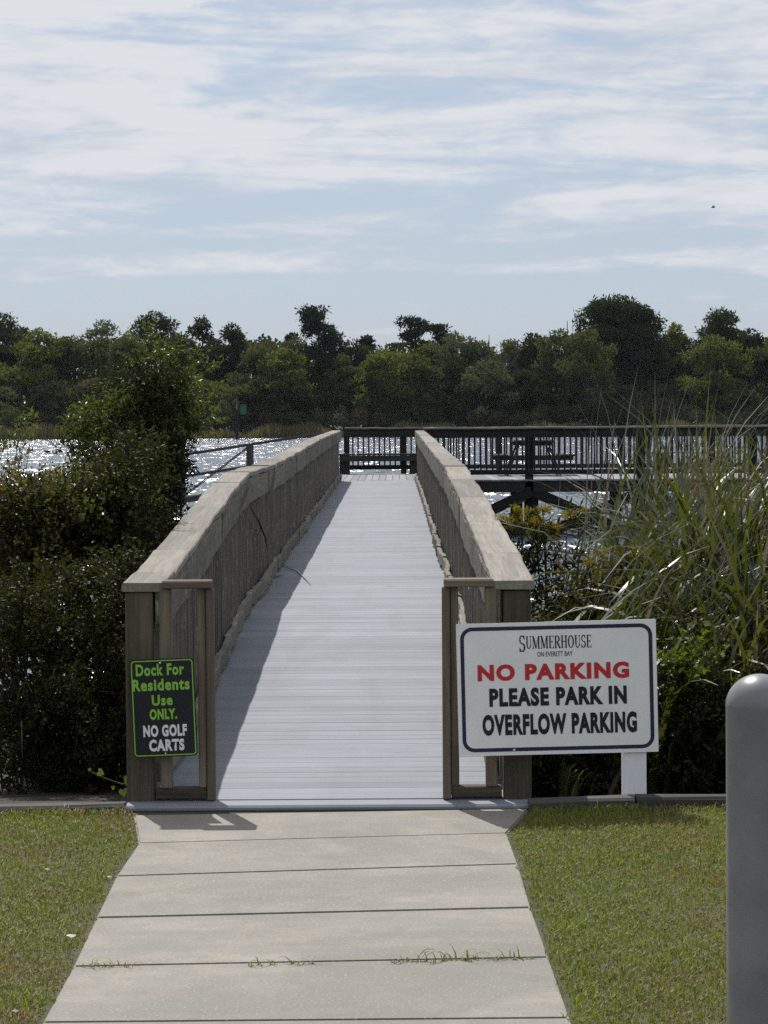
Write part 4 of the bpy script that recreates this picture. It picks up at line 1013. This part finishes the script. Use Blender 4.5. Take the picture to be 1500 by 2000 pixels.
# vine sprig with heart-shaped leaves at the foot of the left gate post
def vine_sprig():
    Y = 12.95; pts = [P(258, 1560, Y), P(258, 1520, Y), P(240, 1532, Y), P(205, 1520, Y), P(180, 1508, Y)]
    t = empty('vine_sprig', (pts[0].x, Y, 0), 'small bright vine sprig with heart-shaped leaves at the foot of the left gate post', 'plant')
    v, f = tube(pts, [.003] * 5, 5); link('stem', py_mesh('stem', v, f, True), M['vine'], t)
    for px, py, s, an in ((196, 1509, .022, 1.2), (250, 1524, .026, -.4), (241, 1547, .024, .3), (262, 1548, .022, 1.4), (221, 1538, .012, 2.0), (175, 1503, .010, .5), (262, 1500, .014, .2)):
        c = P(px, py, Y - .02); hp = []
        for q in np.linspace(0, 2 * math.pi, 15)[:-1]:
            hp.append((math.sin(q) ** 3 * .9, (13 * math.cos(q) - 5 * math.cos(2*q) - 2 * math.cos(3*q) - math.cos(4*q)) / 16))
        vv = [c] + [c + Vector((s * (x * math.cos(an) - y_ * math.sin(an)), .5 * s * y_, s * (x * math.sin(an) + y_ * math.cos(an)))) for x, y_ in hp]
        link('leaf', py_mesh('leaf', vv, [(0, 1 + i, 1 + (i + 1) % 14) for i in range(14)]), M['vine'], t)
vine_sprig()

# tall seeding grass at the lawn corner, weeds in the joints, fallen blades and litter
reed_clump(196, 1565, 12.70, 9, 'few tall seeding grass stems at the lawn corner by the left timber', None, 670, dry=.6, spread=.05, bend=(.3, 1.2), w=(.0015, .003), name='grass_tuft')
def joint_weeds(px0, px1, py0, py1, n, label, seed):
    r = np.random.default_rng(seed); A = []
    for i in range(n):
        u = r.beta(1, 1); q = G(px0 + (px1 - px0) * u, py0 + (py1 - py0) * u, .004); A.append(blade_strip((q.x, q.y + r.normal(0, .004), .0), r.uniform(0, 6.28), r.gamma(3, .014) + .012, r.uniform(.0012, .0028), r.uniform(.8, 2.4), .2, 5, r))
    v, f = join(A); tag(link('joint_weeds', py_mesh('joint_weeds', v, f), M['grass']), label, 'weeds', 'weeds in the path joints')
joint_weeds(760, 1040, 1883, 1876, 110, 'longer strip of grass weeds in the path joint, right of centre', 41)
joint_weeds(470, 625, 1890, 1885, 34, 'sparse weeds in the path joint, left of centre', 42)
joint_weeds(150, 260, 1894, 1891, 26, 'weeds at the left end of the path joint by the lawn', 43)

def fallen(name, pts, w, mat, label, group):
    V = []; n = len(pts)
    for i, p in enumerate(pts):
        t = (Vector(pts[min(i+1, n-1)]) - Vector(pts[max(i-1, 0)])).normalized(); s = t.cross(Vector((0.2, -.9, .5))).normalized(); u = i / (n - 1); ww = w * math.sin(math.pi * (.12 + .86 * u)) + .001
        V += [Vector(p) - s * ww, Vector(p) + s * ww]
    o = link(name, py_mesh(name, V, [(2*i, 2*i + 1, 2*i + 3, 2*i + 2) for i in range(n - 1)], True), M[mat]); tag(o, label, 'leaf', group)
def onrail(px, py):                            # on the walking face of the left railing
    d = ray(px, py); t = (-.742 - CAM.x) / d.x; return CAM + d * t
def ondeck(px, py):
    z = .3
    for _ in range(12): q = G(px, py, z); z = deckz(q.y) + .012
    return Vector((q.x, q.y, z))
fallen('fallen_blade', [onrail(540, 905), onrail(530, 960), onrail(515, 1020), onrail(495, 1072)], .012, 'post', 'long dark dead blade hanging down the left railing', 'dead blades on the left railing')
fallen('fallen_blade', [onrail(488, 988), onrail(506, 1020), onrail(518, 1050), onrail(523, 1080)], .012, 'post', 'shorter dark dead blade crossing the long one on the left railing', 'dead blades on the left railing')
fallen('fallen_blade', [onrail(486, 950), onrail(476, 975), onrail(467, 1002)], .012, 'post', 'short dark dead blade on the left railing, nearest the path', 'dead blades on the left railing')
fallen('fallen_blade', [ondeck(540, 1105), ondeck(560, 1106), ondeck(580, 1113), ondeck(596, 1130), ondeck(608, 1142)], .008, 'dryreed', 'curved pale dry blade lying on the boardwalk', 'dry blades on the boardwalk')
fallen('fallen_blade', [ondeck(520, 1132), ondeck(538, 1126), ondeck(556, 1122)], .010, 'post', 'short brown blade lying on the boardwalk against the left railing', 'dry blades on the boardwalk')
for px, py, lab in ((139, 1828, 'largest pale dry leaf on the left lawn near the path'), (93, 1698, 'small pale leaf on the left lawn, upper one'), (214, 1713, 'small pale leaf on the left lawn close to the path edge'), (30, 1975, 'small pale leaf on the left lawn at the bottom')):
    c = G(px, py, .035); s = .011 if py == 1828 else .006; vv = [c + Vector((s * 1.6 * math.cos(a) * (1 + .3 * math.sin(3 * a)), s * 1.2 * math.sin(a), s * .35 * math.sin(2 * a + 1))) for a in np.linspace(0, 6.28, 9)[:-1]]
    tag(link('dry_leaf', py_mesh('dry_leaf', [c + Vector((0, 0, .006))] + vv, [(0, 1 + i, 1 + (i + 1) % 8) for i in range(8)]), M['litter']), lab, 'leaf', 'pale leaves on the lawn')

# ------------------------------------------------------------------ the air over the bay
def haze():
    me = box_mesh('haze', 3200, 2700, 40, 0); o = link('haze', me, None, None, Matrix.Translation((0, 1200, 16)))
    m = bpy.data.materials.new('pale_haze'); m.use_nodes = True; N = m.node_tree.nodes; N.clear()
    out = N.new('ShaderNodeOutputMaterial'); v = N.new('ShaderNodeVolumePrincipled'); v.inputs['Color'].default_value = (.80, .88, 1.0, 1); v.inputs['Density'].default_value = HAZE
    m.node_tree.links.new(v.outputs[0], out.inputs['Volume']); me.materials.append(m); tag(o, 'thin pale haze over the bay', 'haze', kind='stuff')
HAZE = 0.00003
haze()
